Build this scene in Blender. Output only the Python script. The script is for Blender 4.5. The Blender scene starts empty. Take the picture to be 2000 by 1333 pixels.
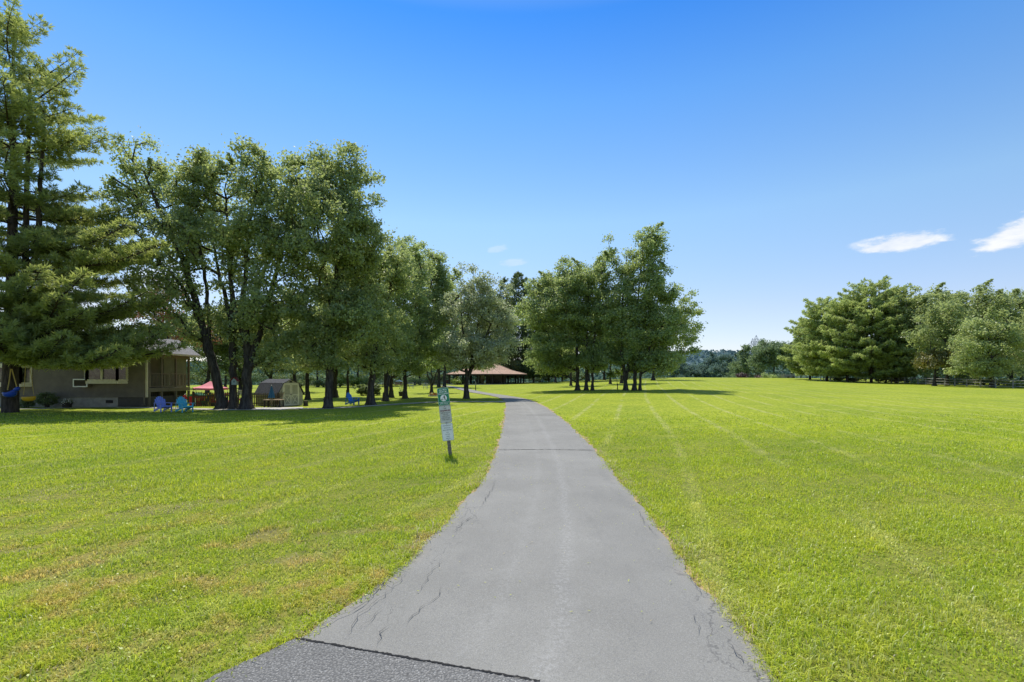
import bpy, bmesh, math, random
import numpy as np
from mathutils import Vector, Matrix

random.seed(7)
RNG = np.random.default_rng(7)
SC = bpy.context.scene
COL = SC.collection
F, EH, HY, CX = 950.0, 2.1, 740.0, 1000.0      # focal length in photo pixels, eye height, horizon row, centre column
R = math.radians

# ------------------------------------------------------------------ terrain
GT = [-1.3, -.4, -.1, .05, .2, .35, .6, .75, 1.1]
GG = [.002, .002, .007, .009, .017, .0225, .0205, .0168, .0155]

def terrain(x, y):
    x = np.asarray(x, float); y = np.asarray(y, float)
    yy = np.maximum(y, 6.0)
    g = np.interp(np.clip(x / yy, -1.3, 1.1), GT, GG)
    s = 6 * np.log1p(np.exp(np.clip((np.minimum(y, 155) - 35) / 6, -30, 30)))
    z = g * s
    over = np.clip(y - 140, 0, 400)
    z = z - np.minimum(.0035 * over ** 2, 9.0) * np.clip(over / 30, 0, 1)
    return z

def tz(x, y):
    return float(terrain(x, y))

def G(px, py):
    """ground point seen at photo pixel px, py"""
    k = (px - CX) / F
    ys = np.concatenate([np.arange(2, 60, .05), np.arange(60, 160, .2)])
    h = EH - (py - HY) / F * ys - terrain(k * ys, ys)
    i = np.argmax(h <= 0)
    if h[i] > 0: i = len(ys) - 1
    y = ys[i]
    return Vector((k * y, y, tz(k * y, y)))

def P(px, py, y):
    return Vector(((px - CX) / F * y, y, EH - (py - HY) / F * y))

# ------------------------------------------------------------------ objects
def tag(o, label=None, cat=None, group=None, kind=None):
    if label: o['label'] = label
    if cat: o['category'] = cat
    if group: o['group'] = group
    if kind: o['kind'] = kind
    return o

def link(o, parent=None):
    COL.objects.link(o)
    if parent is not None: o.parent = parent
    return o

def empty(name, loc, label, cat, group=None, rz=0.0):
    o = bpy.data.objects.new(name, None)
    o.empty_display_size = .2
    o.location = loc; o.rotation_euler = (0, 0, rz)
    link(o)
    return tag(o, label, cat, group)

def np_mesh(name, verts, quads=None, tris=None, mat=None, attr=None, smooth=False):
    me = bpy.data.meshes.new(name)
    nq = 0 if quads is None else len(quads)
    nt = 0 if tris is None else len(tris)
    me.vertices.add(len(verts))
    me.vertices.foreach_set('co', np.ascontiguousarray(verts, dtype=np.float32).ravel())
    me.loops.add(nq * 4 + nt * 3)
    idx = []
    if nq: idx.append(np.asarray(quads, dtype=np.int32).ravel())
    if nt: idx.append(np.asarray(tris, dtype=np.int32).ravel())
    me.loops.foreach_set('vertex_index', np.concatenate(idx))
    me.polygons.add(nq + nt)
    st = np.concatenate([np.arange(nq) * 4, nq * 4 + np.arange(nt) * 3]).astype(np.int32)
    me.polygons.foreach_set('loop_start', st)
    if smooth: me.polygons.foreach_set('use_smooth', np.ones(nq + nt, dtype=bool))
    me.update(calc_edges=True)
    if attr is not None:
        for k, v in attr.items():
            a = me.attributes.new(k, 'FLOAT', 'POINT')
            a.data.foreach_set('value', np.ascontiguousarray(v, dtype=np.float32))
    if mat: me.materials.append(mat)
    return me

def mobj(name, me, parent=None, loc=None):
    o = bpy.data.objects.new(name, me)
    if loc is not None: o.location = loc
    return link(o, parent)

class MB:
    def __init__(s): s.v = []; s.f = []
    def add(s, vs, fs):
        b = len(s.v); s.v += [tuple(v) for v in vs]; s.f += [tuple(i + b for i in f) for f in fs]; return s
    def box(s, c, d, rz=0.0, rx=0.0, ry=0.0):
        M = Matrix.Translation(c) @ Matrix.Rotation(rz, 4, 'Z') @ Matrix.Rotation(ry, 4, 'Y') @ Matrix.Rotation(rx, 4, 'X')
        vs = [M @ Vector((a * d[0] / 2, b * d[1] / 2, e * d[2] / 2)) for a in (-1, 1) for b in (-1, 1) for e in (-1, 1)]
        return s.add(vs, [(0, 1, 3, 2), (4, 6, 7, 5), (0, 4, 5, 1), (2, 3, 7, 6), (0, 2, 6, 4), (1, 5, 7, 3)])
    def bar(s, p, q, w, t, up=(0, 0, 1)):
        p = Vector(p); q = Vector(q); d = (q - p); L = d.length; d.normalize()
        u = Vector(up)
        if abs(d.dot(u)) > .98: u = Vector((0, 1, 0))
        a = d.cross(u).normalized(); b = a.cross(d).normalized()
        vs = [c + a * (i * w / 2) + b * (j * t / 2) for c in (p, q) for i, j in ((-1, -1), (1, -1), (1, 1), (-1, 1))]
        return s.add(vs, [(3, 2, 1, 0), (4, 5, 6, 7), (0, 1, 5, 4), (1, 2, 6, 5), (2, 3, 7, 6), (3, 0, 4, 7)])
    def tube(s, pts, rad, n=8, cap=True):
        pts = [Vector(p) for p in pts]
        if not hasattr(rad, '__len__'): rad = [rad] * len(pts)
        rings = []; base = len(s.v)
        for i, p in enumerate(pts):
            d = (pts[min(i + 1, len(pts) - 1)] - pts[max(i - 1, 0)]).normalized()
            u = Vector((0, 0, 1)) if abs(d.z) < .95 else Vector((0, 1, 0))
            a = d.cross(u).normalized(); b = a.cross(d)
            for k in range(n):
                t = 2 * math.pi * k / n
                s.v.append(tuple(p + (a * math.cos(t) + b * math.sin(t)) * rad[i]))
        for i in range(len(pts) - 1):
            for k in range(n):
                k2 = (k + 1) % n
                s.f.append((base + i * n + k, base + i * n + k2, base + (i + 1) * n + k2, base + (i + 1) * n + k))
        if cap:
            s.f.append(tuple(base + k for k in reversed(range(n))))
            s.f.append(tuple(base + (len(pts) - 1) * n + k for k in range(n)))
        return s
    def lathe(s, c, prof, n=14, sx=1, sy=1):
        base = len(s.v); c = Vector(c)
        for r, z in prof:
            for k in range(n):
                t = 2 * math.pi * k / n
                s.v.append((c.x + r * sx * math.cos(t), c.y + r * sy * math.sin(t), c.z + z))
        for i in range(len(prof) - 1):
            for k in range(n):
                k2 = (k + 1) % n
                s.f.append((base + i * n + k, base + i * n + k2, base + (i + 1) * n + k2, base + (i + 1) * n + k))
        s.f.append(tuple(base + k for k in reversed(range(n))))
        s.f.append(tuple(base + (len(prof) - 1) * n + k for k in range(n)))
        return s
    def poly(s, pts, thick=0.0, nrm=(0, -1, 0)):
        """polygon, extruded backwards along -nrm"""
        n = len(pts); pts = [Vector(p) for p in pts]
        if thick == 0: return s.add(pts, [tuple(range(n))])
        d = -Vector(nrm) * thick
        vs = pts + [p + d for p in pts]
        fs = [tuple(range(n)), tuple(reversed(range(n, 2 * n)))]
        fs += [(i, i + n, (i + 1) % n + n, (i + 1) % n) for i in range(n)]
        return s.add(vs, fs)
    def build(s, name, mat, parent=None, bevel=0, smooth=False, loc=None):
        me = bpy.data.meshes.new(name)
        me.from_pydata(s.v, [], s.f); me.update()
        bm = bmesh.new(); bm.from_mesh(me)
        bmesh.ops.recalc_face_normals(bm, faces=bm.faces)
        bm.to_mesh(me); bm.free()
        if smooth: me.polygons.foreach_set('use_smooth', [True] * len(me.polygons))
        me.materials.append(mat)
        o = mobj(name, me, parent, loc)
        if bevel:
            m = o.modifiers.new('bevel', 'BEVEL'); m.width = bevel; m.segments = 2; m.limit_method = 'ANGLE'
        return o

def copy_tree(o, parent=None):
    c = o.copy(); COL.objects.link(c)
    if parent is not None: c.parent = parent
    for ch in list(o.children): copy_tree(ch, c)
    return c

# ------------------------------------------------------------------ materials
class NT:
    def __init__(s, nt): s.t = nt; s.n = nt.nodes; s.l = nt.links
    def new(s, typ, **kw):
        n = s.n.new(typ)
        for k, v in kw.items(): setattr(n, k, v)
        return n
    def put(s, sock, v):
        if hasattr(v, 'is_linked') or isinstance(v, bpy.types.NodeSocket): s.l.new(v, sock)
        else: sock.default_value = v
    def math(s, op, a, b=0.0, c=None, clamp=False):
        n = s.new('ShaderNodeMath', operation=op, use_clamp=clamp)
        s.put(n.inputs[0], a); s.put(n.inputs[1], b)
        if c is not None: s.put(n.inputs[2], c)
        return n.outputs[0]
    def mix(s, f, a, b, mode='MIX'):
        n = s.new('ShaderNodeMix', data_type='RGBA', blend_type=mode, clamp_factor=True)
        s.put(n.inputs[0], f)
        for i, v in ((6, a), (7, b)):
            if isinstance(v, tuple): v = (*v, 1) if len(v) == 3 else v
            s.put(n.inputs[i], v)
        return n.outputs[2]
    def noise(s, vec, scale, detail=3, rough=.55, out=0, dist=0.0):
        n = s.new('ShaderNodeTexNoise')
        s.put(n.inputs['Vector'], vec); n.inputs['Scale'].default_value = scale
        n.inputs['Detail'].default_value = detail; n.inputs['Roughness'].default_value = rough
        n.inputs['Distortion'].default_value = dist
        return n.outputs[out]
    def ramp(s, v, lo, hi, a=0.0, b=1.0):
        n = s.new('ShaderNodeMapRange', interpolation_type='SMOOTHSTEP')
        s.put(n.inputs[0], v)
        for i, q in enumerate((lo, hi, a, b)): s.put(n.inputs[i + 1], q)
        return n.outputs[0]
    def vmul(s, vec, m):
        n = s.new('ShaderNodeVectorMath', operation='MULTIPLY')
        s.put(n.inputs[0], vec); n.inputs[1].default_value = m
        return n.outputs[0]
    def bump(s, h, st, dist=.02):
        n = s.new('ShaderNodeBump'); n.inputs['Strength'].default_value = st; n.inputs['Distance'].default_value = dist
        s.put(n.inputs['Height'], h); return n.outputs[0]

def newmat(name):
    m = bpy.data.materials.new(name); m.use_nodes = True
    t = NT(m.node_tree)
    b = t.n['Principled BSDF']
    return m, t, b

MATS = {}
def mat(name, col, rough=.75, var=.18, scale=6.0, bump=.25, metal=0.0, spec=.3, stretch=(1, 1, 1)):
    if name in MATS: return MATS[name]
    m, t, b = newmat(name)
    tc = t.new('ShaderNodeTexCoord').outputs['Object']
    v = t.vmul(tc, stretch)
    n1 = t.noise(v, scale, 4, .6); n2 = t.noise(v, scale * 6, 3, .6)
    d = tuple(c * (1 - var * 1.6) for c in col); h = tuple(min(1, c * (1 + var)) for c in col)
    c = t.mix(t.ramp(n1, .3, .7), d, h)
    c = t.mix(t.math('MULTIPLY', t.ramp(n2, .45, .75), var), c, tuple(x * .55 for x in col))
    t.l.new(c, b.inputs['Base Color'])
    b.inputs['Roughness'].default_value = rough; b.inputs['Metallic'].default_value = metal
    b.inputs['Specular IOR Level'].default_value = spec
    if bump: t.l.new(t.bump(n2, bump, .01), b.inputs['Normal'])
    MATS[name] = m
    return m

def leaf_mat(name, dark, light, trans=(.3, .4, .06), tw=.35, gloss=.06, old=None):
    m = bpy.data.materials.new(name); m.use_nodes = True
    t = NT(m.node_tree); t.n.remove(t.n['Principled BSDF'])
    out = t.n['Material Output']
    a = t.new('ShaderNodeAttribute', attribute_name='tint').outputs['Fac']
    oi = t.new('ShaderNodeObjectInfo').outputs['Random']
    pos = t.new('ShaderNodeNewGeometry').outputs['Position']
    n = t.noise(pos, .35, 2)
    f = t.math('ADD', t.math('MULTIPLY', a, .75), t.math('MULTIPLY', t.math('SUBTRACT', n, .5), .9))
    f = t.math('ADD', f, t.math('MULTIPLY', t.math('SUBTRACT', oi, .5), .42), clamp=True)
    c = t.mix(f, dark, light)
    if old: c = t.mix(t.ramp(a, .9, .97), c, old)
    d = t.new('ShaderNodeBsdfDiffuse'); t.l.new(c, d.inputs[0])
    tr = t.new('ShaderNodeBsdfTranslucent'); t.l.new(t.mix(.5, c, trans), tr.inputs[0])
    g = t.new('ShaderNodeBsdfGlossy'); g.inputs['Roughness'].default_value = .5; g.inputs[0].default_value = (1, 1, .95, 1)
    mx = t.new('ShaderNodeMixShader'); mx.inputs[0].default_value = tw
    t.l.new(d.outputs[0], mx.inputs[1]); t.l.new(tr.outputs[0], mx.inputs[2])
    m2 = t.new('ShaderNodeMixShader'); m2.inputs[0].default_value = gloss
    t.l.new(mx.outputs[0], m2.inputs[1]); t.l.new(g.outputs[0], m2.inputs[2])
    t.l.new(m2.outputs[0], out.inputs[0])
    return m

def bark_mat(name, a, b_):
    m, t, b = newmat(name)
    tc = t.new('ShaderNodeTexCoord').outputs['Object']
    n = t.noise(t.vmul(tc, (9, 9, 1.6)), 1.0, 5, .65, dist=.4)
    t.l.new(t.mix(t.ramp(n, .35, .7), a, b_), b.inputs['Base Color'])
    b.inputs['Roughness'].default_value = .95; b.inputs['Specular IOR Level'].default_value = .1
    t.l.new(t.bump(n, .8, .05), b.inputs['Normal'])
    return m

# lawn colour as a shared node group (world position -> colour)
def lawn_group():
    g = bpy.data.node_groups.new('lawn_colour', 'ShaderNodeTree')
    g.interface.new_socket('Color', in_out='OUTPUT', socket_type='NodeSocketColor')
    g.interface.new_socket('Dry', in_out='OUTPUT', socket_type='NodeSocketFloat')
    t = NT(g); out = t.new('NodeGroupOutput')
    pos = t.new('ShaderNodeNewGeometry').outputs['Position']
    sx = t.new('ShaderNodeSeparateXYZ'); t.l.new(pos, sx.inputs[0])
    x, y = sx.outputs[0], sx.outputs[1]
    n1 = t.noise(pos, .11, 4, .6); n2 = t.noise(pos, .7, 4, .65); n3 = t.noise(pos, 4.0, 4, .7)
    c = t.mix(t.ramp(n1, .35, .65), LG_A, LG_B)
    c = t.mix(t.math('MULTIPLY', t.ramp(n2, .42, .7), .55), c, LG_C)
    c = t.mix(t.math('MULTIPLY', t.ramp(n3, .5, .75), .35), c, LG_D)
    # mower passes, running away to the upper right
    u = t.math('ADD', t.math('SUBTRACT', x, t.math('MULTIPLY', y, .27)), t.math('MULTIPLY', t.noise(pos, .014, 1), 6.0))
    fr = t.math('FRACT', t.math('DIVIDE', u, 2.3))
    ridge = t.math('SUBTRACT', 1.0, t.math('MULTIPLY', t.math('ABSOLUTE', t.math('SUBTRACT', fr, .5)), 2.0))
    st = t.ramp(ridge, .80, .96)
    st = t.math('MULTIPLY', st, t.ramp(n2, .30, .56))
    st = t.math('MULTIPLY', st, t.ramp(t.noise(pos, .16, 2), .34, .52))
    c = t.mix(t.math('MULTIPLY', st, t.ramp(y, 6, 30, .30, .50)), c, LG_P)
    fr2 = t.math('FRACT', t.math('DIVIDE', u, 4.6))
    band = t.ramp(t.math('ABSOLUTE', t.math('SUBTRACT', fr2, .5)), .18, .32)
    c = t.mix(t.math('MULTIPLY', band, .30), c, LG_B)
    # dry straw patches, mostly in the near left
    reg = t.math('MULTIPLY', t.ramp(y, 5.0, 10.5, 1.0, 0.0), t.ramp(x, -1.0, .5, 1.0, .22))
    d1 = t.math('MULTIPLY', t.ramp(t.noise(pos, 1.3, 4, .7), .46, .64), reg)
    d2 = t.math('MULTIPLY', t.ramp(t.noise(pos, .55, 5, .7), .62, .76), .35)
    dry = t.math('ADD', d1, d2, clamp=True)
    c = t.mix(t.math('MULTIPLY', dry, .62), c, LG_DRY)
    t.l.new(c, out.inputs[0]); t.l.new(dry, out.inputs[1])
    return g

LG_A = (.350, .465, .034); LG_B = (.475, .570, .040); LG_C = (.550, .590, .065); LG_D = (.26, .375, .030)
LG_P = (.72, .71, .30); LG_DRY = (.66, .47, .20)
LAWN = lawn_group()

def lawn_ground_mat():
    m, t, b = newmat('lawn')
    gr = t.new('ShaderNodeGroup'); gr.node_tree = LAWN
    pos = t.new('ShaderNodeNewGeometry').outputs['Position']
    ln = t.new('ShaderNodeVectorMath', operation='LENGTH'); t.l.new(pos, ln.inputs[0])
    d = ln.outputs['Value']
    fine = t.noise(t.vmul(pos, (1, .55, 1)), 7.0, 6, .75)
    mid = t.noise(pos, 1.6, 5, .7)
    c = t.mix(t.ramp(fine, .42, .62), t.mix(1.0, gr.outputs[0], (.55, .62, .5), 'MULTIPLY'), gr.outputs[0])
    c = t.mix(t.math('MULTIPLY', t.ramp(mid, .5, .72), .25), c, LG_C)
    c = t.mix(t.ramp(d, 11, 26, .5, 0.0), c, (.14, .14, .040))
    c = t.mix(1.0, c, (.80, .735, .92), 'MULTIPLY')
    far = t.ramp(d, 170, 420)
    c = t.mix(far, c, (.07, .12, .045))
    t.l.new(c, b.inputs['Base Color'])
    b.inputs['Roughness'].default_value = .9; b.inputs['Specular IOR Level'].default_value = .08
    t.l.new(t.bump(fine, .5, .06), b.inputs['Normal'])
    return m

def blade_mat():
    m = bpy.data.materials.new('grass_blades'); m.use_nodes = True
    t = NT(m.node_tree); t.n.remove(t.n['Principled BSDF']); out = t.n['Material Output']
    gr = t.new('ShaderNodeGroup'); gr.node_tree = LAWN
    a = t.new('ShaderNodeAttribute', attribute_name='tint').outputs['Fac']
    c = t.mix(t.ramp(a, 0, .5), t.mix(1.0, gr.outputs[0], (.78, .86, .7), 'MULTIPLY'), t.mix(1.0, gr.outputs[0], (1.42, 1.3, 1.35), 'MULTIPLY'))
    c = t.mix(t.ramp(a, .72, .9), c, (.42, .46, .16))
    c = t.mix(t.ramp(a, .93, .96), c, (.55, .47, .27))
    d = t.new('ShaderNodeBsdfDiffuse'); t.l.new(c, d.inputs[0])
    tr = t.new('ShaderNodeBsdfTranslucent'); t.l.new(c, tr.inputs[0])
    g = t.new('ShaderNodeBsdfGlossy'); g.inputs['Roughness'].default_value = .38
    mx = t.new('ShaderNodeMixShader'); mx.inputs[0].default_value = .5
    t.l.new(d.outputs[0], mx.inputs[1]); t.l.new(tr.outputs[0], mx.inputs[2])
    m2 = t.new('ShaderNodeMixShader'); m2.inputs[0].default_value = .025
    t.l.new(mx.outputs[0], m2.inputs[1]); t.l.new(g.outputs[0], m2.inputs[2])
    t.l.new(m2.outputs[0], out.inputs[0])
    return m

def asphalt_mat(name, dark=False):
    m, t, b = newmat(name)
    uv = t.new('ShaderNodeUVMap').outputs[0]
    pos = t.new('ShaderNodeNewGeometry').outputs['Position']
    sx = t.new('ShaderNodeSeparateXYZ'); t.l.new(uv, sx.inputs[0])
    u, v = sx.outputs[0], sx.outputs[1]
    big = t.noise(pos, .45, 4, .6); mid = t.noise(t.vmul(pos, (2.2, .5, 1)), 1.3, 4, .65); grit = t.noise(pos, 95, 2, .7)
    sp = t.new('ShaderNodeTexVoronoi'); t.l.new(pos, sp.inputs['Vector']); sp.inputs['Scale'].default_value = 120 if not dark else 52
    if dark:
        c = t.mix(t.ramp(big, .35, .65), (.215, .208, .19), (.28, .272, .25))
        c = t.mix(t.math('MULTIPLY', t.ramp(sp.outputs['Distance'], .25, .6), .6), c, (.085, .083, .08))
        c = t.mix(t.math('MULTIPLY', t.ramp(t.noise(pos, 45, 3, .7), .50, .68), .7), c, (.07, .068, .065))
        c = t.mix(t.ramp(grit, .58, .72), c, (.48, .47, .44))
        hgt = sp.outputs['Distance']; bs, bd = .9, .012
        crack_a = .0
    else:
        c = t.mix(t.ramp(big, .3, .7), (.215, .206, .178), (.272, .261, .228))
        c = t.mix(t.math('MULTIPLY', t.ramp(mid, .5, .75), .5), c, (.188, .181, .160))
        g2 = t.noise(pos, 38, 3, .7)
        c = t.mix(t.math('MULTIPLY', t.ramp(g2, .52, .72), .45), c, (.15, .145, .13))
        c = t.mix(t.math('MULTIPLY', t.ramp(grit, .45, .75), .55), c, (.38, .372, .345))
        c = t.mix(t.math('MULTIPLY', t.ramp(sp.outputs['Distance'], .5, .75), .35), c, (.11, .11, .12))
        # pale worn wheel streaks
        for uc, w, k in ((.155, .11, .17), (-.2, .09, .08)):
            du = t.math('ABSOLUTE', t.math('SUBTRACT', t.math('ADD', u, t.math('MULTIPLY', t.math('SUBTRACT', t.noise(pos, .35, 2), .5), .07)), uc))
            s = t.math('MULTIPLY', t.ramp(du, 0, w, 1, 0), t.ramp(t.noise(pos, 22, 5, .8), .44, .60))
            c = t.mix(t.math('MULTIPLY', s, k), c, (.55, .54, .52))
        hgt = grit; bs, bd = .55, .006
        crack_a = 1.0
    if crack_a:
        wn = t.noise(pos, 2.4, 4, .7, out=1)
        vm = t.new('ShaderNodeVectorMath', operation='MULTIPLY_ADD')
        t.l.new(wn, vm.inputs[0]); vm.inputs[1].default_value = (.5, .5, 0); t.l.new(t.vmul(pos, (1.5, .55, 0)), vm.inputs[2])
        vo = t.new('ShaderNodeTexVoronoi', feature='DISTANCE_TO_EDGE'); t.l.new(vm.outputs[0], vo.inputs['Vector']); vo.inputs['Scale'].default_value = 1.25
        vo2 = t.new('ShaderNodeTexVoronoi', feature='DISTANCE_TO_EDGE'); t.l.new(vm.outputs[0], vo2.inputs['Vector']); vo2.inputs['Scale'].default_value = 2.6
        edge = t.math('ADD', t.ramp(t.math('MULTIPLY', u, -1.0), .38, .8), t.ramp(u, .62, .93), clamp=True)
        patch = t.ramp(t.noise(pos, .9, 3, .6), .42, .58)
        k1 = t.math('MULTIPLY', t.ramp(vo.outputs[0], .002, .009, 1, 0), t.math('MULTIPLY', edge, patch))
        k2 = t.math('MULTIPLY', t.ramp(vo2.outputs[0], .002, .010, 1, 0), t.math('MULTIPLY', t.ramp(edge, .45, 1.0), t.ramp(t.noise(pos, 1.4, 3), .45, .6)))
        cr = t.math('MAXIMUM', k1, t.math('MULTIPLY', k2, .8))
        c = t.mix(t.math('MULTIPLY', cr, .6), c, (.07, .068, .065))
        # worn, paler and browner rim
        rim = t.math('MULTIPLY', t.ramp(t.math('ABSOLUTE', u), .86, 1.0), t.ramp(t.noise(pos, 3.5, 4, .7), .4, .65))
        c = t.mix(t.math('MULTIPLY', rim, .5), c, (.30, .27, .23))
    t.l.new(c, b.inputs['Base Color'])
    b.inputs['Roughness'].default_value = .88; b.inputs['Specular IOR Level'].default_value = .25
    t.l.new(t.bump(hgt, bs, bd), b.inputs['Normal'])
    return m

def glass_mat():
    m, t, b = newmat('window_glass')
    tc = t.new('ShaderNodeTexCoord').outputs['Object']
    n = t.noise(tc, 1.8, 4, .6, dist=1.2)
    t.l.new(t.mix(t.ramp(n, .4, .65), (.012, .013, .012), (.10, .11, .10)), b.inputs['Base Color'])
    b.inputs['Roughness'].default_value = .06; b.inputs['Specular IOR Level'].default_value = .6
    return m

M_GLASS = glass_mat()
def solid(name, c, **k): return mat(name, c, **k)
M_SIDING = mat('beige_siding', (.165, .142, .112), .7, .10, 1.5, .1)
M_TRIM = mat('cream_trim', (.62, .57, .44), .55, .06, 3, .1)
M_SHINGLE = mat('grey_shingles', (.21, .20, .20), .9, .22, 9, .6)
M_SHINGLE2 = mat('dark_shingles', (.07, .07, .078), .85, .25, 9, .6)
M_CONC = mat('concrete', (.50, .47, .42), .9, .12, 3, .3)
M_BLOCK = mat('foundation_block', (.34, .32, .28), .9, .12, 3, .3)
M_WOODGREY = mat('weathered_wood', (.22, .19, .16), .85, .25, 3, .5, stretch=(1, 6, 6))
M_WOODBRN = mat('brown_wood', (.11, .085, .06), .8, .25, 3, .5)
M_WOODTAN = mat('tan_wood', (.36, .27, .17), .8, .2, 3, .4)
M_DARK = mat('dark_brown_stain', (.035, .03, .026), .75, .2, 4, .3)
M_WHITE = mat('white_paint', (.75, .76, .75), .5, .06, 4, .1)
M_CBLUE = mat('periwinkle_plastic', (.24, .31, .80), .4, .08, 5, .05)
M_CTEAL = mat('turquoise_plastic', (.08, .46, .60), .4, .08, 5, .05)
M_CDEEP = mat('deep_blue_plastic', (.03, .15, .50), .4, .08, 5, .05)
M_SWBLUE = mat('blue_plastic', (.02, .07, .42), .35, .06, 5, .02)
M_YEL = mat('yellow_plastic', (.62, .36, .02), .4, .06, 5, .02)
M_RED = mat('red_plastic', (.50, .015, .015), .4, .06, 5, .02)
M_GRN = mat('green_plastic', (.02, .20, .09), .45, .06, 5, .02)
M_PURP = mat('purple_plastic', (.18, .10, .36), .45, .06, 5, .02)
M_ROPE = mat('yellow_rope', (.55, .40, .12), .8, .15, 30, .3)
M_CANOPY = mat('red_canopy_cloth', (.72, .24, .28), .8, .08, 3, .15)
M_UMB = mat('blue_umbrella_cloth', (.05, .17, .28), .8, .12, 5, .3)
M_SHEDW = mat('cream_shed_siding', (.40, .38, .28), .75, .10, 3, .15)
M_SHEDT = mat('pale_shed_trim', (.74, .70, .52), .6, .06, 3, .1)
M_PAVROOF = mat('terracotta_shingles', (.43, .285, .20), .85, .2, 2.5, .5)
M_STEEL = mat('galvanised_steel', (.45, .46, .47), .45, .1, 8, .1, metal=.4)
M_GREY = mat('grey_boards', (.30, .30, .28), .8, .15, 3, .3)
M_BRICK = mat('reddish_boards', (.22, .07, .05), .85, .15, 3, .3)
BARK = bark_mat('grey_brown_bark', (.035, .03, .026), (.105, .092, .078))
BARKP = bark_mat('pine_bark', (.04, .032, .027), (.11, .09, .075))
L_MAPLE = leaf_mat('maple_leaves', (.15, .21, .085), (.43, .52, .19), (.74, .82, .24), .52, .05, old=(.50, .44, .10))
L_OAK = leaf_mat('green_leaves', (.15, .22, .085), (.43, .54, .20), (.74, .84, .25), .52, .05)
L_SILVER = leaf_mat('silver_maple_leaves', (.27, .32, .18), (.58, .62, .38), (.66, .74, .34), .46, .08)
L_LIME = leaf_mat('lime_leaves', (0.120, 0.204, 0.030), (0.300, 0.408, 0.060), (.38, .46, .06), .4, .05)
L_LOCUST = leaf_mat('feathery_leaves', (.21, .27, .10), (.48, .55, .20), (.66, .75, .24), .48, .04)
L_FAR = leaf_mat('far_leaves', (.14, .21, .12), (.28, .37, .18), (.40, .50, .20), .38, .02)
L_HAZE = leaf_mat('haze_tinted_leaves', (.13, .20, .175), (.22, .31, .235), (.30, .42, .28), .34, .0)  # distance haze is put into the bluish leaf colour
L_RUST = leaf_mat('rust_leaves', (.22, .09, .04), (.42, .20, .10), (.45, .22, .10), .35, .05)
L_ORANGE = leaf_mat('orange_tinged_leaves', (0.138, 0.169, 0.031), (0.375, 0.275, 0.062), (.4, .3, .06), .35, .06)
L_PURPLE = leaf_mat('purple_leaves', (.06, .035, .045), (.16, .08, .10), (.2, .08, .1), .25, .05)
L_PINE = leaf_mat('pine_needles', (.12, .175, .062), (.48, .54, .16), (.74, .80, .20), .52, .04)
L_PINEFAR = leaf_mat('far_pine_needles', (.14, .21, .085), (.52, .60, .20), (.74, .82, .26), .52, .03)
L_PINEDARK = leaf_mat('dark_pine_needles', (.070, .110, .050), (.20, .26, .10), (.30, .38, .12), .40, .03)
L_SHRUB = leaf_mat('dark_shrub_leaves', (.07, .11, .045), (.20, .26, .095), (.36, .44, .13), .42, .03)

# ------------------------------------------------------------------ vegetation
def tubes_np(p0, p1, r0, r1, n=6):
    """independent tapered tubes, vectorised"""
    d = p1 - p0; L = np.linalg.norm(d, axis=1, keepdims=True); d = d / np.maximum(L, 1e-6)
    up = np.where(np.abs(d[:, 2:3]) > .9, np.array([[1., 0, 0]]), np.array([[0, 0, 1.]]))
    a = np.cross(d, up); a /= np.maximum(np.linalg.norm(a, axis=1, keepdims=True), 1e-6); b = np.cross(a, d)
    t = 2 * np.pi * np.arange(n) / n
    cir = a[:, None, :] * np.cos(t)[None, :, None] + b[:, None, :] * np.sin(t)[None, :, None]
    e = d * (r0[:, None] * .25)
    v0 = (p0 - e)[:, None, :] + cir * r0[:, None, None]; v1 = (p1 + e * .4)[:, None, :] + cir * r1[:, None, None]
    V = np.concatenate([v0, v1], axis=1).reshape(-1, 3)
    k = np.arange(n); k2 = (k + 1) % n
    q = np.stack([k, k2, k2 + n, k + n], 1)
    Q = (q[None] + (np.arange(len(p0)) * 2 * n)[:, None, None]).reshape(-1, 4)
    return V, Q

def leaf_quads(cen, nrm, size, rng, aspect=.62, fold=.18):
    n = len(cen)
    r = rng.normal(size=(n, 3))
    a = np.cross(nrm, r); a /= np.maximum(np.linalg.norm(a, axis=1, keepdims=True), 1e-6)
    b = np.cross(nrm, a)
    s = size[:, None]
    V = np.stack([cen - a * s * .5, cen + b * s * aspect * .5 + nrm * s * fold, cen + a * s * .5, cen - b * s * aspect * .5 + nrm * s * fold], 1).reshape(-1, 3)
    Q = np.arange(n * 4).reshape(-1, 4)
    return V, Q

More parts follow.
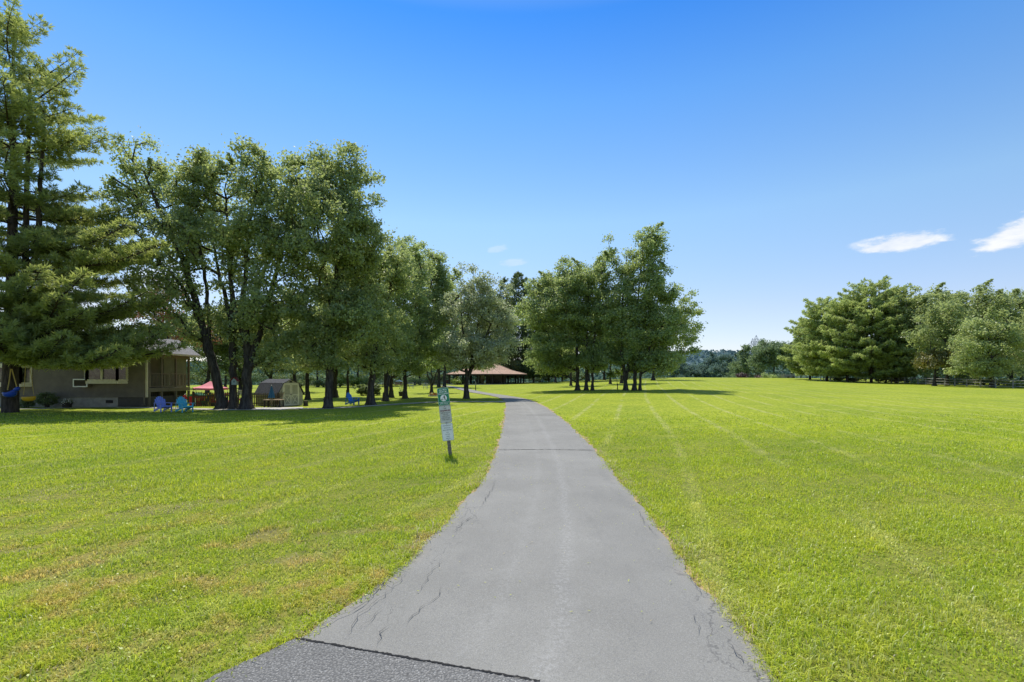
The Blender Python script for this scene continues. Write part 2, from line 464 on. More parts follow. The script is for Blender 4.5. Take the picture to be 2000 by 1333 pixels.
def broadleaf(loc, lobes, trunks, tr, leaf, rc, rng, per=70, dens=.45, flat=.75, upb=.7, spires=0):
    """lobes, trunks in local metres; returns (trunk mesh arrays, crown arrays)"""
    cs = []
    for (cx, cy, cz, rx, ry, rz) in lobes:
        vol = 4.19 * rx * ry * rz
        n = max(5, int(dens * vol / (4.19 * rc ** 3)))
        d = rng.normal(size=(n, 3)); d /= np.linalg.norm(d, axis=1, keepdims=True)
        ph = rng.uniform(0, 6.28, 6)
        w = 1 + .20 * (np.sin(d[:, 0] * 4 + ph[0]) + np.sin(d[:, 1] * 4 + ph[1]) + np.sin(d[:, 2] * 5 + ph[2])) * .8
        rr = (.30 + .70 * rng.random(n) ** .55) * w
        sh = np.maximum(np.array([rx, ry, rz]) - rc * .55, rc * .4)
        cs.append(np.array([cx, cy, cz]) + d * rr[:, None] * sh)
    C = np.concatenate(cs)
    # upright leaders that break the outline
    if spires:
        top = C[np.argsort(-(C[:, 2] + rng.normal(0, rc * 1.2, len(C))))][:max(10, len(C) // 6)]
        ex_ = []; er_ = []
        for c in top[rng.permutation(len(top))[:spires]]:
            L_ = rng.uniform(.5, 1.0) * rc; lean = rng.normal(0, .14, 2)
            for k in range(1, 5): ex_.append(c + np.array([lean[0] * k, lean[1] * k, .3 * rc + L_ * k / 4])); er_.append(.62 - .11 * k)
        Cx = np.array(ex_); rx_ = np.array(er_)
    else: Cx = np.zeros((0, 3)); rx_ = np.zeros(0)
    nmain = len(C); C = np.concatenate([C, Cx])
    # skeleton nodes
    pos = []; par = []; isT = []; trr = []
    for pts, f in trunks:
        pts = np.array(pts, float)
        seg = np.linalg.norm(np.diff(pts, axis=0), axis=1); L = np.concatenate([[0], np.cumsum(seg)])
        m = max(4, int(L[-1] / .5)); s = np.linspace(0, L[-1], m)
        q = np.stack([np.interp(s, L, pts[:, i]) for i in range(3)], 1)
        q[1:] += rng.normal(0, .035, (m - 1, 3)) * np.array([1, 1, .2])
        if pos:
            dd = np.linalg.norm(np.array(pos) - q[0], axis=1); root = int(np.argmin(dd))
            if q[0][2] < .3: root = -1
        else: root = -1
        for i in range(m):
            par.append(root if i == 0 else len(pos) - 1); pos.append(q[i]); isT.append(True)
            trr.append(tr * f * (1 - .80 * s[i] / L[-1]) )
    nT = len(pos)
    base = np.array(pos)
    dmin = np.array([np.min(np.linalg.norm(base - c, axis=1)) for c in C])
    order = np.argsort(dmin)
    cap = 40000
    PA = np.zeros((cap, 3)); PA[:nT] = base; npos = nT
    ends = []
    zmin_attach = np.min(C[:, 2]) * .6
    for i in order:
        c = C[i]
        Q = PA[:npos]
        dv = c - Q; dist = np.linalg.norm(dv, axis=1)
        cost = dist + 1.1 * np.maximum(0, .45 * dist - dv[:, 2]) + np.where(Q[:, 2] < zmin_attach * .5, 6, 0)
        j = int(np.argmin(cost)); p = Q[j]; D = dist[j]
        m = max(1, int(D / max(.6, rc)))
        prev = j
        for k in range(1, m + 1):
            t = k / m
            q = p + (c - p) * t
            q = q + np.array([0, 0, .10 * D * math.sin(math.pi * t) * (-.5)]) + (rng.normal(0, .05 * D / m, 3) if k < m else 0)
            if npos >= cap: break
            PA[npos] = q; par.append(prev); isT.append(False); prev = npos; npos += 1
        ends.append(prev)
    cnt = np.zeros(npos); cnt[ends] += 1
    for i in range(npos - 1, -1, -1):
        if par[i] >= 0 and par[i] < i: cnt[par[i]] += cnt[i]
    rad = np.zeros(npos)
    tot = max(cnt[0], len(C) * .6)
    rad = tr * .85 * (np.maximum(cnt, 1) / tot) ** .47
    rad = np.clip(rad, .016 * (rc / .55), None)
    rad[:nT] = np.maximum(np.minimum(rad[:nT], np.array(trr)), np.array(trr) * .75)
    par = np.array(par); idx = np.where(par >= 0)[0]
    p0 = PA[par[idx]]; p1 = PA[idx]
    r1 = rad[idx]; r0 = np.minimum(rad[par[idx]], np.where(np.array(isT)[idx], 9, r1 * 1.5))
    V, Q = tubes_np(p0, p1, r0, r1, 7)
    # root flare
    fl = []
    for pts, f in trunks:
        if pts[0][2] < .3:
            fl.append((np.array(pts[0]), tr * f))
    for b, r in fl:
        nn = 14; zs = [-.25, 0.0, .12, .35, .8]; fs = [2.0, 1.75, 1.42, 1.15, .96]
        ph = rng.uniform(0, 6)
        vv = []
        for z, f in zip(zs, fs):
            for k in range(nn):
                th = 2 * np.pi * k / nn; w = 1 + (f - 1) * (.6 + .4 * np.sin(th * 4 + ph)) if f > 1 else f
                vv.append(b + np.array([np.cos(th) * r * w, np.sin(th) * r * w, z]))
        o = len(V)
        qq = [(o + i * nn + k, o + i * nn + (k + 1) % nn, o + (i + 1) * nn + (k + 1) % nn, o + (i + 1) * nn + k) for i in range(len(zs) - 1) for k in range(nn)]
        V = np.concatenate([V, np.array(vv)]); Q = np.concatenate([Q, np.array(qq)])
    # leaves
    nC = len(C)
    k = np.maximum(8, rng.poisson(per * np.concatenate([np.ones(nmain), rx_ ** .9]), nC)); ci = np.repeat(np.arange(nC), k); n = len(ci)
    rr = rc * rng.uniform(.7, 1.3, nC) * np.concatenate([np.ones(nmain), rx_])
    off = rng.normal(size=(n, 3)); off /= np.linalg.norm(off, axis=1, keepdims=True)
    off *= np.where(rng.random(n) < .87, rng.random(n) ** .5, rng.uniform(.8, 1.6, n))[:, None]
    LC = C[ci] + off * rr[ci][:, None] * np.array([1.1, 1.1, flat])
    cc = C.mean(0); outw = LC - cc; outw /= np.maximum(np.linalg.norm(outw, axis=1, keepdims=True), .01)
    N = rng.normal(size=(n, 3)) * .75 + np.array([0, 0, upb]) + outw * .45
    N /= np.linalg.norm(N, axis=1, keepdims=True)
    S = leaf * rng.uniform(.65, 1.3, n)
    LV, LQ = leaf_quads(LC, N, S, rng)
    tint = np.clip(rng.random(n) * .62 + rng.normal(0, .13, nC)[ci] + .16, 0, .89)
    tint = np.where(rng.random(n) < .006, 1.0, tint)
    return (V, Q), (LV, LQ, np.repeat(tint, 4))

def dtree(name, px, d, lobes, label, m_leaf, trunks=None, tw=None, group=None, leaf=None, rc=None, per=62, dens=.42, cat='tree', seed=0, trunk_name='trunk', upb=.32, spires=4, ydep=1.0, bark=None):
    """tree whose silhouette was measured on the photo; d = base row (int < 0 means distance)"""
    rng = np.random.default_rng(1000 + seed * 17 + int(px * 3))
    if isinstance(d, tuple): y = d[0]; x = (px - CX) / F * y; loc = Vector((x, y, tz(x, y)))
    else: loc = G(px, d)
    y = loc.y; mpp = y / F
    leaf = (leaf or max(.20, .0042 * y)) * 1.0; rc = rc or max(.58, leaf * 2.9)
    def lp(qx, qy): return ((qx - CX) * mpp - loc.x, EH - (qy - HY) * mpp - loc.z)
    L = []
    for i, lb in enumerate(lobes):
        cx, cz = lp(lb[0], lb[1]); rx, rz = lb[2] * mpp, lb[3] * mpp
        dy = lb[4] * mpp if len(lb) > 4 else rng.uniform(-.35, .35) * rx
        L.append((cx, dy, cz, rx, min(max(rx, .7 * rz), 1.3 * rx) * ydep, rz))
    if trunks is None:
        tl = max(lobes, key=lambda q: -q[1])
        trunks = [[(px, None), (px + (tl[0] - px) * .15, None), (px + (tl[0] - px) * .55, None), (tl[0], tl[1])]]
        bx, bz = lp(px, HY); tx_, tz_ = lp(tl[0], tl[1])
        T = [([(0, 0, 0), (tx_ * .06, 0, tz_ * .3), (tx_ * .4, 0, tz_ * .65), (tx_, 0, tz_)], 1.0)]
    else:
        T = []
        for i, tk in enumerate(trunks):
            pts = []
            for j, (qx, qy) in enumerate(tk):
                a, b = lp(qx, qy)
                pts.append((a, (0 if i == 0 else (.25 if i % 2 else -.25) * min(j, 3)), b))
            if tk[0][1] >= (d if not isinstance(d, tuple) else 9999) - 3: pts[0] = (pts[0][0], 0, 0)
            T.append((pts, 1.0 if i == 0 else .62))
    tr = (tw * mpp / 2) if tw else max(.12, .012 * (max(q[2] + q[5] for q in L)))
    (V, Q), (LV, LQ, ti) = broadleaf(loc, L, T, tr, leaf, rc, rng, per * 1.75, dens * 1.7, upb=upb, spires=spires)
    e = empty(name, loc, label, cat, group)
    mobj(trunk_name, np_mesh(trunk_name, V, Q, None, bark or BARK, smooth=True), e)
    mobj('crown', np_mesh('crown', LV, LQ, None, m_leaf, {'tint': ti}), e)
    return e

def pine_arrays(H, prof, r0, rng, step=.5, nb=5, z0=2.0, lat=.5, need=.24, nw=.034, per=10, tuft=.34, leaders=1, sparse=.0, droop=.12, extra=()):
    """prof(z, az) -> branch length"""
    segs = []; T = []
    def trunk(x0, y0, za, zb, ra, rb, x1, y1):
        m = 12; prev = None
        for i in range(m + 1):
            t = i / m; p = np.array([x0 + (x1 - x0) * t, y0 + (y1 - y0) * t, za + (zb - za) * t]) + np.array([rng.normal(0, .03), rng.normal(0, .03), 0]) * (i > 0)
            r = ra + (rb - ra) * t
            if prev is not None: segs.append((prev[0], p, prev[1], r))
            prev = (p, r)
    trunk(0, 0, -.2, H * .97, r0, .05, rng.normal(0, .2), rng.normal(0, .2))
    for k in range(leaders - 1):
        zz = H * (.34 + .05 * k); sx = .9 + .7 * k
        trunk(0, 0, zz - 2.2, zz, r0 * .45, r0 * .42, sx, 0); trunk(sx, 0, zz, H * (.86 - .1 * k), r0 * .42, .05, sx * 1.35, 0)
    br = []
    z = z0
    while z < H - .3:
        f = (z - z0) / (H - z0)
        n = max(3, int(nb * (1.0 if f < .75 else .8)))
        a0 = rng.uniform(0, 6.28)
        for k in range(n):
            if rng.random() < sparse: continue
            az = a0 + 6.28 * k / n + rng.normal(0, .25)
            L = prof(z, az) * rng.uniform(.62, 1.08)
            br.append((z + rng.uniform(-.2, .2), az, L, f))
        z += step * rng.uniform(.75, 1.25)
    for e in extra: br.append(e)
    tc = []; to = []; tt = []
    for (z, az, L, f) in br:
        if L < .25: continue
        rise = .02 + .55 * max(0, f - .35) + rng.normal(0, .06)
        m = max(3, int(L / .6)); pts = []
        bend = rng.normal(0, .12)
        for i in range(m + 1):
            t = i / m; s = L * t
            a = az + bend * t
            pts.append(np.array([math.cos(a) * s, math.sin(a) * s, z + s * rise - droop * L * t * (1 - t) * 1.6 + .10 * L * t * t]))
        rb = max(.018, .012 + .011 * L)
        for i in range(m):
            segs.append((pts[i], pts[i + 1], rb * (1 - .8 * i / m), rb * (1 - .8 * (i + 1) / m)))
        pts = np.array(pts); btint = rng.normal(0, .13)
        ll = .35
        s = L * (.22 if L > 2 else .1)
        while s < L:
            t = s / L; p = np.array([np.interp(t * m, np.arange(m + 1), pts[:, i]) for i in range(3)])
            for side in (-1, 1):
                ln = min(lat * (L - s) + .28, 1.9) * rng.uniform(.5, 1.1)
                a2 = az + bend * t + side * rng.uniform(.7, 1.15)
                q = p + np.array([math.cos(a2) * ln, math.sin(a2) * ln, rng.uniform(-.04, .18) * ln + .04])
                segs.append((p, q, rb * .35 * (1 - .6 * t), .006))
                nt = max(1, int(ln / (tuft * .95)))
                for j in range(nt):
                    w = (j + 1) / nt
                    tc.append(p + (q - p) * w + rng.normal(0, .06, 3)); to.append((q - p) / max(ln, .01)); tt.append(btint + .25 * w)
            s += tuft * rng.uniform(.75, 1.2)
        tc.append(pts[-1]); to.append((pts[-1] - pts[-2]) / (np.linalg.norm(pts[-1] - pts[-2]) + 1e-6)); tt.append(btint + .3)
    for zt in np.arange(H - 1.2, H + .25, .18):
        tc.append(np.array([0, 0, zt]) + rng.normal(0, .08, 3)); to.append(np.array([0, 0, 1.])); tt.append(.2)
    tc = np.array(tc); to = np.array(to); tt = np.array(tt)
    nT = len(tc); ci = np.repeat(np.arange(nT), per); n = len(ci)
    d = rng.normal(size=(n, 3)) * .75 + to[ci] * .55 + np.array([0, 0, .42]); d /= np.linalg.norm(d, axis=1, keepdims=True)
    ln = need * rng.uniform(.65, 1.25, n); base = tc[ci] + rng.normal(0, .03, (n, 3))
    rnd = rng.normal(size=(n, 3)); a = np.cross(d, rnd); a /= np.maximum(np.linalg.norm(a, axis=1, keepdims=True), 1e-6)
    w = nw * rng.uniform(.7, 1.3, n)
    V = np.stack([base - a * w[:, None] * .4, base + d * ln[:, None] * .55 - a * w[:, None], base + d * ln[:, None], base + d * ln[:, None] * .55 + a * w[:, None]], 1).reshape(-1, 3)
    Q = np.arange(n * 4).reshape(-1, 4)
    ti = np.repeat(np.clip(.18 + tt[ci] + rng.random(n) * .5, 0, .89), 4)
    p0 = np.array([s[0] for s in segs]); p1 = np.array([s[1] for s in segs]); r0_ = np.array([s[2] for s in segs]); r1_ = np.array([s[3] for s in segs])
    TV, TQ = tubes_np(p0, p1, r0_, r1_, 6)
    return (TV, TQ), (V, Q, ti)

def pine(name, loc, label, arr, m_leaf, group=None, rz=0, scale=1.0, bark=BARKP, meshes=None):
    e = empty(name, loc, label, 'pine tree', group, rz)
    e.scale = (scale,) * 3 if not hasattr(scale, '__len__') else scale
    if meshes is None:
        (TV, TQ), (V, Q, ti) = arr
        meshes = (np_mesh('trunk', TV, TQ, None, bark, smooth=True), np_mesh('crown', V, Q, None, m_leaf, {'tint': ti}))
    mobj('trunk', meshes[0], e); mobj('crown', meshes[1], e)
    return e, meshes

def shrub(name, loc, rx, ry, rz, label, m_leaf, cat='shrub', group=None, leaf=.09, per=60, seed=1, rc=None):
    rng = np.random.default_rng(seed)
    rc = rc or max(.16, min(rx, rz) * .28)
    L = [(0, 0, rz * .95, rx, ry, rz), (rx * .35, 0, rz * .7, rx * .6, ry * .6, rz * .6), (-rx * .4, 0, rz * .7, rx * .55, ry * .6, rz * .65)]
    T = [([(0, 0, 0), (.03, 0, rz * .5), (0, 0, rz)], 1.0), ([(.08, .05, 0), (rx * .3, .05, rz * .7)], .7), ([(-.08, -.04, 0), (-rx * .3, -.05, rz * .7)], .7)]
    (V, Q), (LV, LQ, ti) = broadleaf(loc, L, T, max(.02, rx * .045), leaf, rc, rng, per, .55)
    e = empty(name, loc, label, cat, group)
    mobj('stem', np_mesh('stem', V, Q, None, BARK, smooth=True), e)
    mobj('foliage', np_mesh('foliage', LV, LQ, None, m_leaf, {'tint': ti}), e)
    return e

# ------------------------------------------------------------------ ground
def axis(parts):
    out = [np.arange(a, b, s) for a, b, s in parts]; return np.concatenate(out + [[parts[-1][1]]])
ys = axis([(-300, -20, 28), (-20, 0, 2), (0, 40, .8), (40, 170, 1.6), (170, 260, 6), (260, 600, 40), (600, 4200, 300)])
xs = axis([(-4200, -600, 300), (-600, -140, 30), (-140, -60, 4), (-60, 60, 1.2), (60, 150, 3), (150, 600, 30), (600, 4200, 300)])
Xg, Yg = np.meshgrid(xs, ys); Zg = terrain(Xg, Yg)
nx, ny = len(xs), len(ys)
ii = (np.arange(ny - 1)[:, None] * nx + np.arange(nx - 1)[None]).ravel()
gq = np.stack([ii, ii + 1, ii + 1 + nx, ii + nx], 1)
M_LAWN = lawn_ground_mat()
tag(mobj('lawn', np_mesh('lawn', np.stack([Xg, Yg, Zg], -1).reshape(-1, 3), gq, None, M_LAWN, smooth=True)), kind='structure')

def zoff(x, y, dz): return tz(x, y) + dz + max(0, (y - 20)) * .0006

# path edges measured on the photo (left, right, row)
EDGE = [(300, 1560, 1430), (425, 1500, 1333), (590, 1455, 1255), (660, 1424, 1200), (735, 1376, 1150), (798, 1332, 1100), (835, 1308, 1060), (893, 1262, 1000),
        (936, 1217, 950), (963, 1177, 900), (971, 1160, 880), (980, 1131, 850), (986, 1099, 820), (988, 1071, 800), (989, 1055, 791)]
LE = [G(a, c) for a, b, c in EDGE]; RE = [G(b, c) for a, b, c in EDGE]
# beyond: curving away to the left
BEND = [((988, 788), (1049, 788)), ((984, 782), (1037, 782.8)), ((974, 777), (1018, 778)), ((952, 772), (985, 772.6)), ((920, 767.5), (952, 768.3)),
        ((898, 762), (930, 764)), ((878, 756.5), (906, 758.5)), ((852, 753.2), (880, 754.6)), ((815, 751.6), (840, 752.2))]
LE += [G(*a) for a, b in BEND]; RE += [G(*b) for a, b in BEND]
def resample(pts, step):
    P_ = np.array([tuple(p) for p in pts]); seg = np.linalg.norm(np.diff(P_, axis=0), axis=1); L = np.concatenate([[0], np.cumsum(seg)])
    return P_, L
LEa, Ll = resample(LE, 0); REa, Lr = resample(RE, 0)
tpar = np.linspace(0, 1, len(LE))
NS = 420
# parameter spaced so that near steps are short
mid = (LEa + REa) / 2; Lm = np.concatenate([[0], np.cumsum(np.linalg.norm(np.diff(mid, axis=0), axis=1))])
sm = np.concatenate([np.arange(0, 30, .10), np.linspace(30, Lm[-1], 160)])
def smoothed(A):
    q = np.stack([np.interp(sm, Lm, A[:, i]) for i in range(3)], 1)
    k = np.ones(9) / 9
    for i in range(2):
        pad = np.concatenate([np.repeat(q[:1, i], 4), q[:, i], np.repeat(q[-1:, i], 4)]); q[:, i] = np.convolve(pad, k, 'valid')
    return q
PL, PR = smoothed(LEa), smoothed(REa)
def rag(n, amp, seed):
    r = np.random.default_rng(seed); v = np.zeros(n)
    for w, a in ((3, .35), (7, .45), (17, .35), (40, .3)):
        k = np.hanning(w + 2); v += a * np.convolve(r.normal(size=n), k / math.sqrt((k ** 2).sum()), 'same')
    return v * amp
def strip(name, A, B, m_, dz, ncross, ragamp, kind='structure', seed=3, widen=0.0, clip=None):
    A = A.copy(); B = B.copy(); D = (B - A)[:, :2]; W = np.linalg.norm(D, axis=1, keepdims=True); D = D / W
    n = len(A)
    A[:, :2] -= D * (widen + rag(n, ragamp, seed))[:, None]; B[:, :2] += D * (widen + rag(n, ragamp, seed + 1))[:, None]
    lo = np.concatenate([[0], np.cumsum(np.linalg.norm(np.diff((A + B)[:, :2] / 2, axis=0), axis=1))])
    V = []; UV = []
    for i in range(n):
        for j in range(ncross + 1):
            t = j / ncross; p = A[i] * (1 - t) + B[i] * t
            crown = .02 * (1 - (2 * t - 1) ** 2) if dz > .012 else 0
            V.append((p[0], p[1], zoff(p[0], p[1], dz + crown))); UV.append((2 * t - 1, lo[i]))
    k = (np.arange(n - 1)[:, None] * (ncross + 1) + np.arange(ncross)[None]).ravel()
    q = np.stack([k, k + 1, k + ncross + 2, k + ncross + 1], 1)
    me = np_mesh(name, np.array(V), q, None, m_, smooth=True)
    uv = me.uv_layers.new(name='UVMap'); UV = np.array(UV, dtype=np.float32)
    uv.data.foreach_set('uv', UV[q.ravel()].ravel())
    return tag(mobj(name, me), kind=kind)
M_ASPH = asphalt_mat('path_asphalt'); M_ASPHD = asphalt_mat('apron_asphalt', True)
M_SOIL = mat('dry_soil_and_straw', (.40, .29, .16), .95, .35, 7, .6)
strip('soil_margin', PL, PR, M_SOIL, .006, 10, .085, widen=.085, seed=31)
strip('path', PL, PR, M_ASPH, .018, 14, .042, seed=5)
# darker apron in front, meeting the path along a skewed joint
jl, jr = G(584, 1262), G(1052, 1350)
apts = [jl + Vector((-.02, 0, 0)), jl * .5 + jr * .5 + Vector((0, .015, 0)), jr, G(1300, 1372), G(1540, 1400), G(1700, 1560), G(1000, 1560), G(200, 1560), G(395, 1350), G(500, 1300)]
mb = MB()
jn = []
rg = random.Random(4)
for k in range(len(apts)):
    a, b = apts[k], apts[(k + 1) % len(apts)]
    m = max(2, int((b - a).length / .08))
    for i in range(m):
        p = a.lerp(b, i / m); jn.append((p.x + rg.uniform(-.012, .012), p.y + rg.uniform(-.007, .007), .047 if p.y > 1.8 else .047))
mb.f.append(tuple(range(len(jn)))); mb.v = jn
ap = mb.build('driveway_apron', M_ASPHD); ap['kind'] = 'structure'
uvl = ap.data.uv_layers.new(name='UVMap')
# joints across the path
def joint(name, p, q, w, mat_, dz=.046, n=50, amp=.01):
    mb = MB(); r = random.Random(n + int(w * 1000)); p = Vector(p); q = Vector(q); d = (q - p).normalized(); s = Vector((-d.y, d.x, 0)); vs = []
    for i in range(n + 1):
        c = p.lerp(q, i / n) + s * r.uniform(-amp, amp); ww = w * r.uniform(.35, 1.3) / 2
        t = 2 * i / n - 1; z = zoff(c.x, c.y, dz)
        vs += [(c.x - s.x * ww, c.y - s.y * ww, z), (c.x + s.x * ww, c.y + s.y * ww, z)]
    mb.add(vs, [(2 * i, 2 * i + 1, 2 * i + 3, 2 * i + 2) for i in range(n)])
    o = mb.build(name, mat_); o['kind'] = 'structure'; return o
M_CRACK = mat('dark_crack', (.022, .021, .020), .95, .1, 10, 0)  # near-black colour of the flat joint strips
joint('path_joint', jl + Vector((-.03, 0.0, 0)), jr + Vector((.01, 0, 0)), .020, M_CRACK, .051, 120, .006)
joint('path_joint', G(973, 881), G(1158, 882), .045, M_CRACK, .043, 60, .02)
joint('path_joint', G(987, 812.5), G(1088, 812.8), .06, M_CRACK, .045, 40, .02)
def crack(pix, w, seed):
    r = random.Random(seed); P_ = [G(*q) for q in pix]; pts = []
    for a, b in zip(P_[:-1], P_[1:]):
        m = max(3, int((b - a).length / .06))
        for i in range(m): pts.append(a.lerp(b, i / m))
    pts.append(P_[-1]); n = len(pts); vs = []
    for i, p in enumerate(pts):
        d = (pts[min(i + 1, n - 1)] - pts[max(i - 1, 0)]).normalized(); s = Vector((-d.y, d.x, 0)); c = p + s * r.uniform(-.02, .02)
        ww = w * .5 * r.uniform(.2, 1.5) * min(1, 5 * i / n + .15, 3 * (n - 1 - i) / n + .1) / 2; z = zoff(c.x, c.y, .0445)
        vs += [(c.x - s.x * ww, c.y - s.y * ww, z), (c.x + s.x * ww, c.y + s.y * ww, z)]
    m = MB(); m.add(vs, [(2 * i, 2 * i + 1, 2 * i + 3, 2 * i + 2) for i in range(n - 1)]); o = m.build('path_crack', M_CRACK2); o['kind'] = 'structure'
M_CRACK2 = mat('thin_dark_crack', (.11, .106, .10), .95, .1, 10, 0)  # dark grey of the narrow crack strips
for i, (pix, w) in enumerate((([(619, 1249), (634, 1232), (688, 1206), (718, 1184), (754, 1140), (784, 1108)], .016), ([(733, 1276), (745, 1247), (766, 1228)], .016), ([(796, 1228), (814, 1204), (850, 1182), (868, 1150)], .012), ([(672, 1262), (700, 1214), (736, 1184), (784, 1142), (800, 1118)], .010),
        ([(1342, 1122), (1366, 1160), (1372, 1180)], .012), ([(1358, 1210), (1366, 1256)], .012), ([(884, 1046), (905, 1026), (930, 1010)], .018), ([(820, 1166), (845, 1120), (880, 1090)], .010), ([(1420, 1270), (1440, 1290), (1462, 1318)], .016), ([(700, 1245), (728, 1216), (748, 1196)], .009), ([(936, 1000), (960, 962), (968, 940)], .014), ([(1246, 1000), (1262, 1032), (1290, 1060)], .012))): crack(pix, w, i + 3)
# narrow side walk that leaves the path towards the house
SW = [(992, 785.6), (930, 785.3), (850, 786), (770, 790.5), (700, 795), (640, 798.5), (560, 799.3), (490, 801), (440, 801), (390, 799.5), (300, 797), (200, 796), (100, 798), (40, 799.5), (-60, 800)]
swp = [G(*q) for q in SW]
A = []; B = []
for i, p in enumerate(swp):
    d = swp[min(i + 1, len(swp) - 1)] - swp[max(i - 1, 0)]; d.normalize(); nrm = Vector((-d.y, d.x, 0))
    w = .55 if i else .9
    A.append(p + nrm * w); B.append(p - nrm * w)
def rs(Aq, n):
    a = np.array([tuple(p) for p in Aq]); L = np.concatenate([[0], np.cumsum(np.linalg.norm(np.diff(a, axis=0), axis=1))]); s = np.linspace(0, L[-1], n)
    return np.stack([np.interp(s, L, a[:, i]) for i in range(3)], 1)
M_SIDE = mat('pale_gravel_walk', (.46, .42, .34), .95, .2, 3, .4)
strip('side_walk', rs(B, 220), rs(A, 220), M_SIDE, .012, 4, .05, seed=9)

# ------------------------------------------------------------------ grass
M_BLADE = blade_mat()
def edge_x(y):
    yc = np.clip(y, 0, 42)
    o = np.argsort(PL[:300, 1]); l = np.interp(yc, PL[:300, 1][o], PL[:300, 0][o])
    o = np.argsort(PR[:300, 1]); r = np.interp(yc, PR[:300, 1][o], PR[:300, 0][o])
    return l, r
def vnoise(x, y, s, seed):
    r = np.random.default_rng(seed); v = 0
    for k in range(6):
        a = r.uniform(0, 6.28); f = s * r.uniform(.6, 1.8); v = v + np.sin((x * math.cos(a) + y * math.sin(a)) * f + r.uniform(0, 6.28))
    return v / 3.5
def grass(name, zones, seed):
    rng = np.random.default_rng(seed); VV = []; QQ = []; TT = []; ti = []; o = 0
    for (y0, y1, dens, h, w, bend, *edge) in zones:
        n = int((y1 - y0) * ((1.12 * (y0 + y1) / 2) + 3) * 2 * dens) if not edge else int((y1 - y0) * dens)
        # uniform over the wedge, or gathered along the two path edges
        y = np.sqrt(rng.uniform(y0 ** 2, y1 ** 2, n)); x = rng.uniform(-1, 1, n) * (1.12 * y + 2.5)
        l, r = edge_x(y)
        if edge:
            off = rng.normal(.11, .07, n); off = np.where(vnoise(x * 0, y, 4.0, 51) > -.35, off, off + .06); side_ = rng.random(n) < .5
            x = np.where(side_, l - off, r + off)
        e = np.minimum(np.abs(x - l), np.abs(x - r)); ins = (x > l) & (x < r)
        keep = (~ins) & ((e > rng.uniform(-.02, .09, n)) | bool(edge))
        keep |= ins & (e < rng.uniform(0, .11, n) * (1 + 1.2 * vnoise(x, y, 3.0, 41))) & ((rng.random(n) < .45) | bool(edge))
        keep &= rng.random(n) < np.clip((31.5 - y) / 9, 0, 1)
        cl = vnoise(x, y, 5.0, 5) + .7 * vnoise(x, y, 1.7, 6)
        bare = (y < 10) & (x < .5) & (vnoise(x, y, 2.2, 8) + .6 * vnoise(x, y, 6, 9) > .80)
        keep &= rng.random(n) < np.where(bare, .35, np.clip(.80 + .3 * cl, .35, 1))
        x, y, cl, bare = x[keep], y[keep], cl[keep], bare[keep]; n = len(x)
        H = h * rng.uniform(.45, 1.25, n) * (1 + .42 * np.clip(cl, -1, 1.4)) * np.where(bare, .6, 1)
        tall = rng.random(n) < .05 * np.clip(1 + 1.5 * vnoise(x, y, 1.2, 12), .1, 3); H = np.where(tall, H * rng.uniform(1.5, 2.4, n), H)
        W = w * rng.uniform(.6, 1.35, n)
        az = rng.uniform(0, 6.28, n); lean = np.clip(rng.normal(bend, .35, n), .05, 1.6)
        side = np.stack([np.cos(az), np.sin(az), 0 * az], 1); fw = np.stack([-np.sin(az), np.cos(az), 0 * az], 1)
        b = np.stack([x, y, terrain(x, y) - .004], 1)
        m1 = b + fw * (H * .22 * lean)[:, None] + np.array([0, 0, 1]) * (H * .55)[:, None]
        tip = b + fw * (H * .85 * lean)[:, None] + np.array([0, 0, 1]) * (H * np.clip(1.0 - .38 * lean, .25, 1))[:, None]
        V = np.stack([b - side * W[:, None] * .5, b + side * W[:, None] * .5, m1 + side * W[:, None] * .45, m1 - side * W[:, None] * .45, tip], 1).reshape(-1, 3)
        k = np.arange(n) * 5 + o
        QQ.append(np.stack([k, k + 1, k + 2, k + 3], 1)); TT.append(np.stack([k + 3, k + 2, k + 4], 1)); VV.append(V); o += len(V)
        t = rng.random(n) * .66 + np.clip(cl, -1, 1) * .06; t = np.where(rng.random(n) < .08, .85, t)
        t = np.where((rng.random(n) < np.where(bare, .5, .012)), .99, t); t = np.where(tall & (rng.random(n) < .5), .84, t)
        if edge: t = np.where(rng.random(n) < np.clip(.30 + .35 * vnoise(x * 0 + 1, y, 2.5, 61), .05, .75), .99, t)
        ti.append(np.repeat(np.clip(t, 0, 1), 5))
    me = np_mesh(name, np.concatenate(VV), np.concatenate(QQ), np.concatenate(TT), M_BLADE, {'tint': np.concatenate(ti)})
    return tag(mobj(name, me), kind='stuff')
GRASS_K = 1.0
g = grass('grass', [(2.2, 5.0, 4600 * GRASS_K, .062, .0072, .85), (5.0, 8.0, 3000 * GRASS_K, .058, .0088, .8), (8.0, 13.0, 1500 * GRASS_K, .054, .0115, .65), (13.0, 20.0, 560 * GRASS_K, .050, .018, .6), (20.0, 31.0, 170 * GRASS_K, .048, .030, .6), (2.2, 6.0, 2600, .085, .0062, 1.0, 1), (6.0, 14.0, 1100, .080, .0085, 1.0, 1)], 21)
tag(g, 'short bright green mown lawn grass on both sides of the path', 'grass')
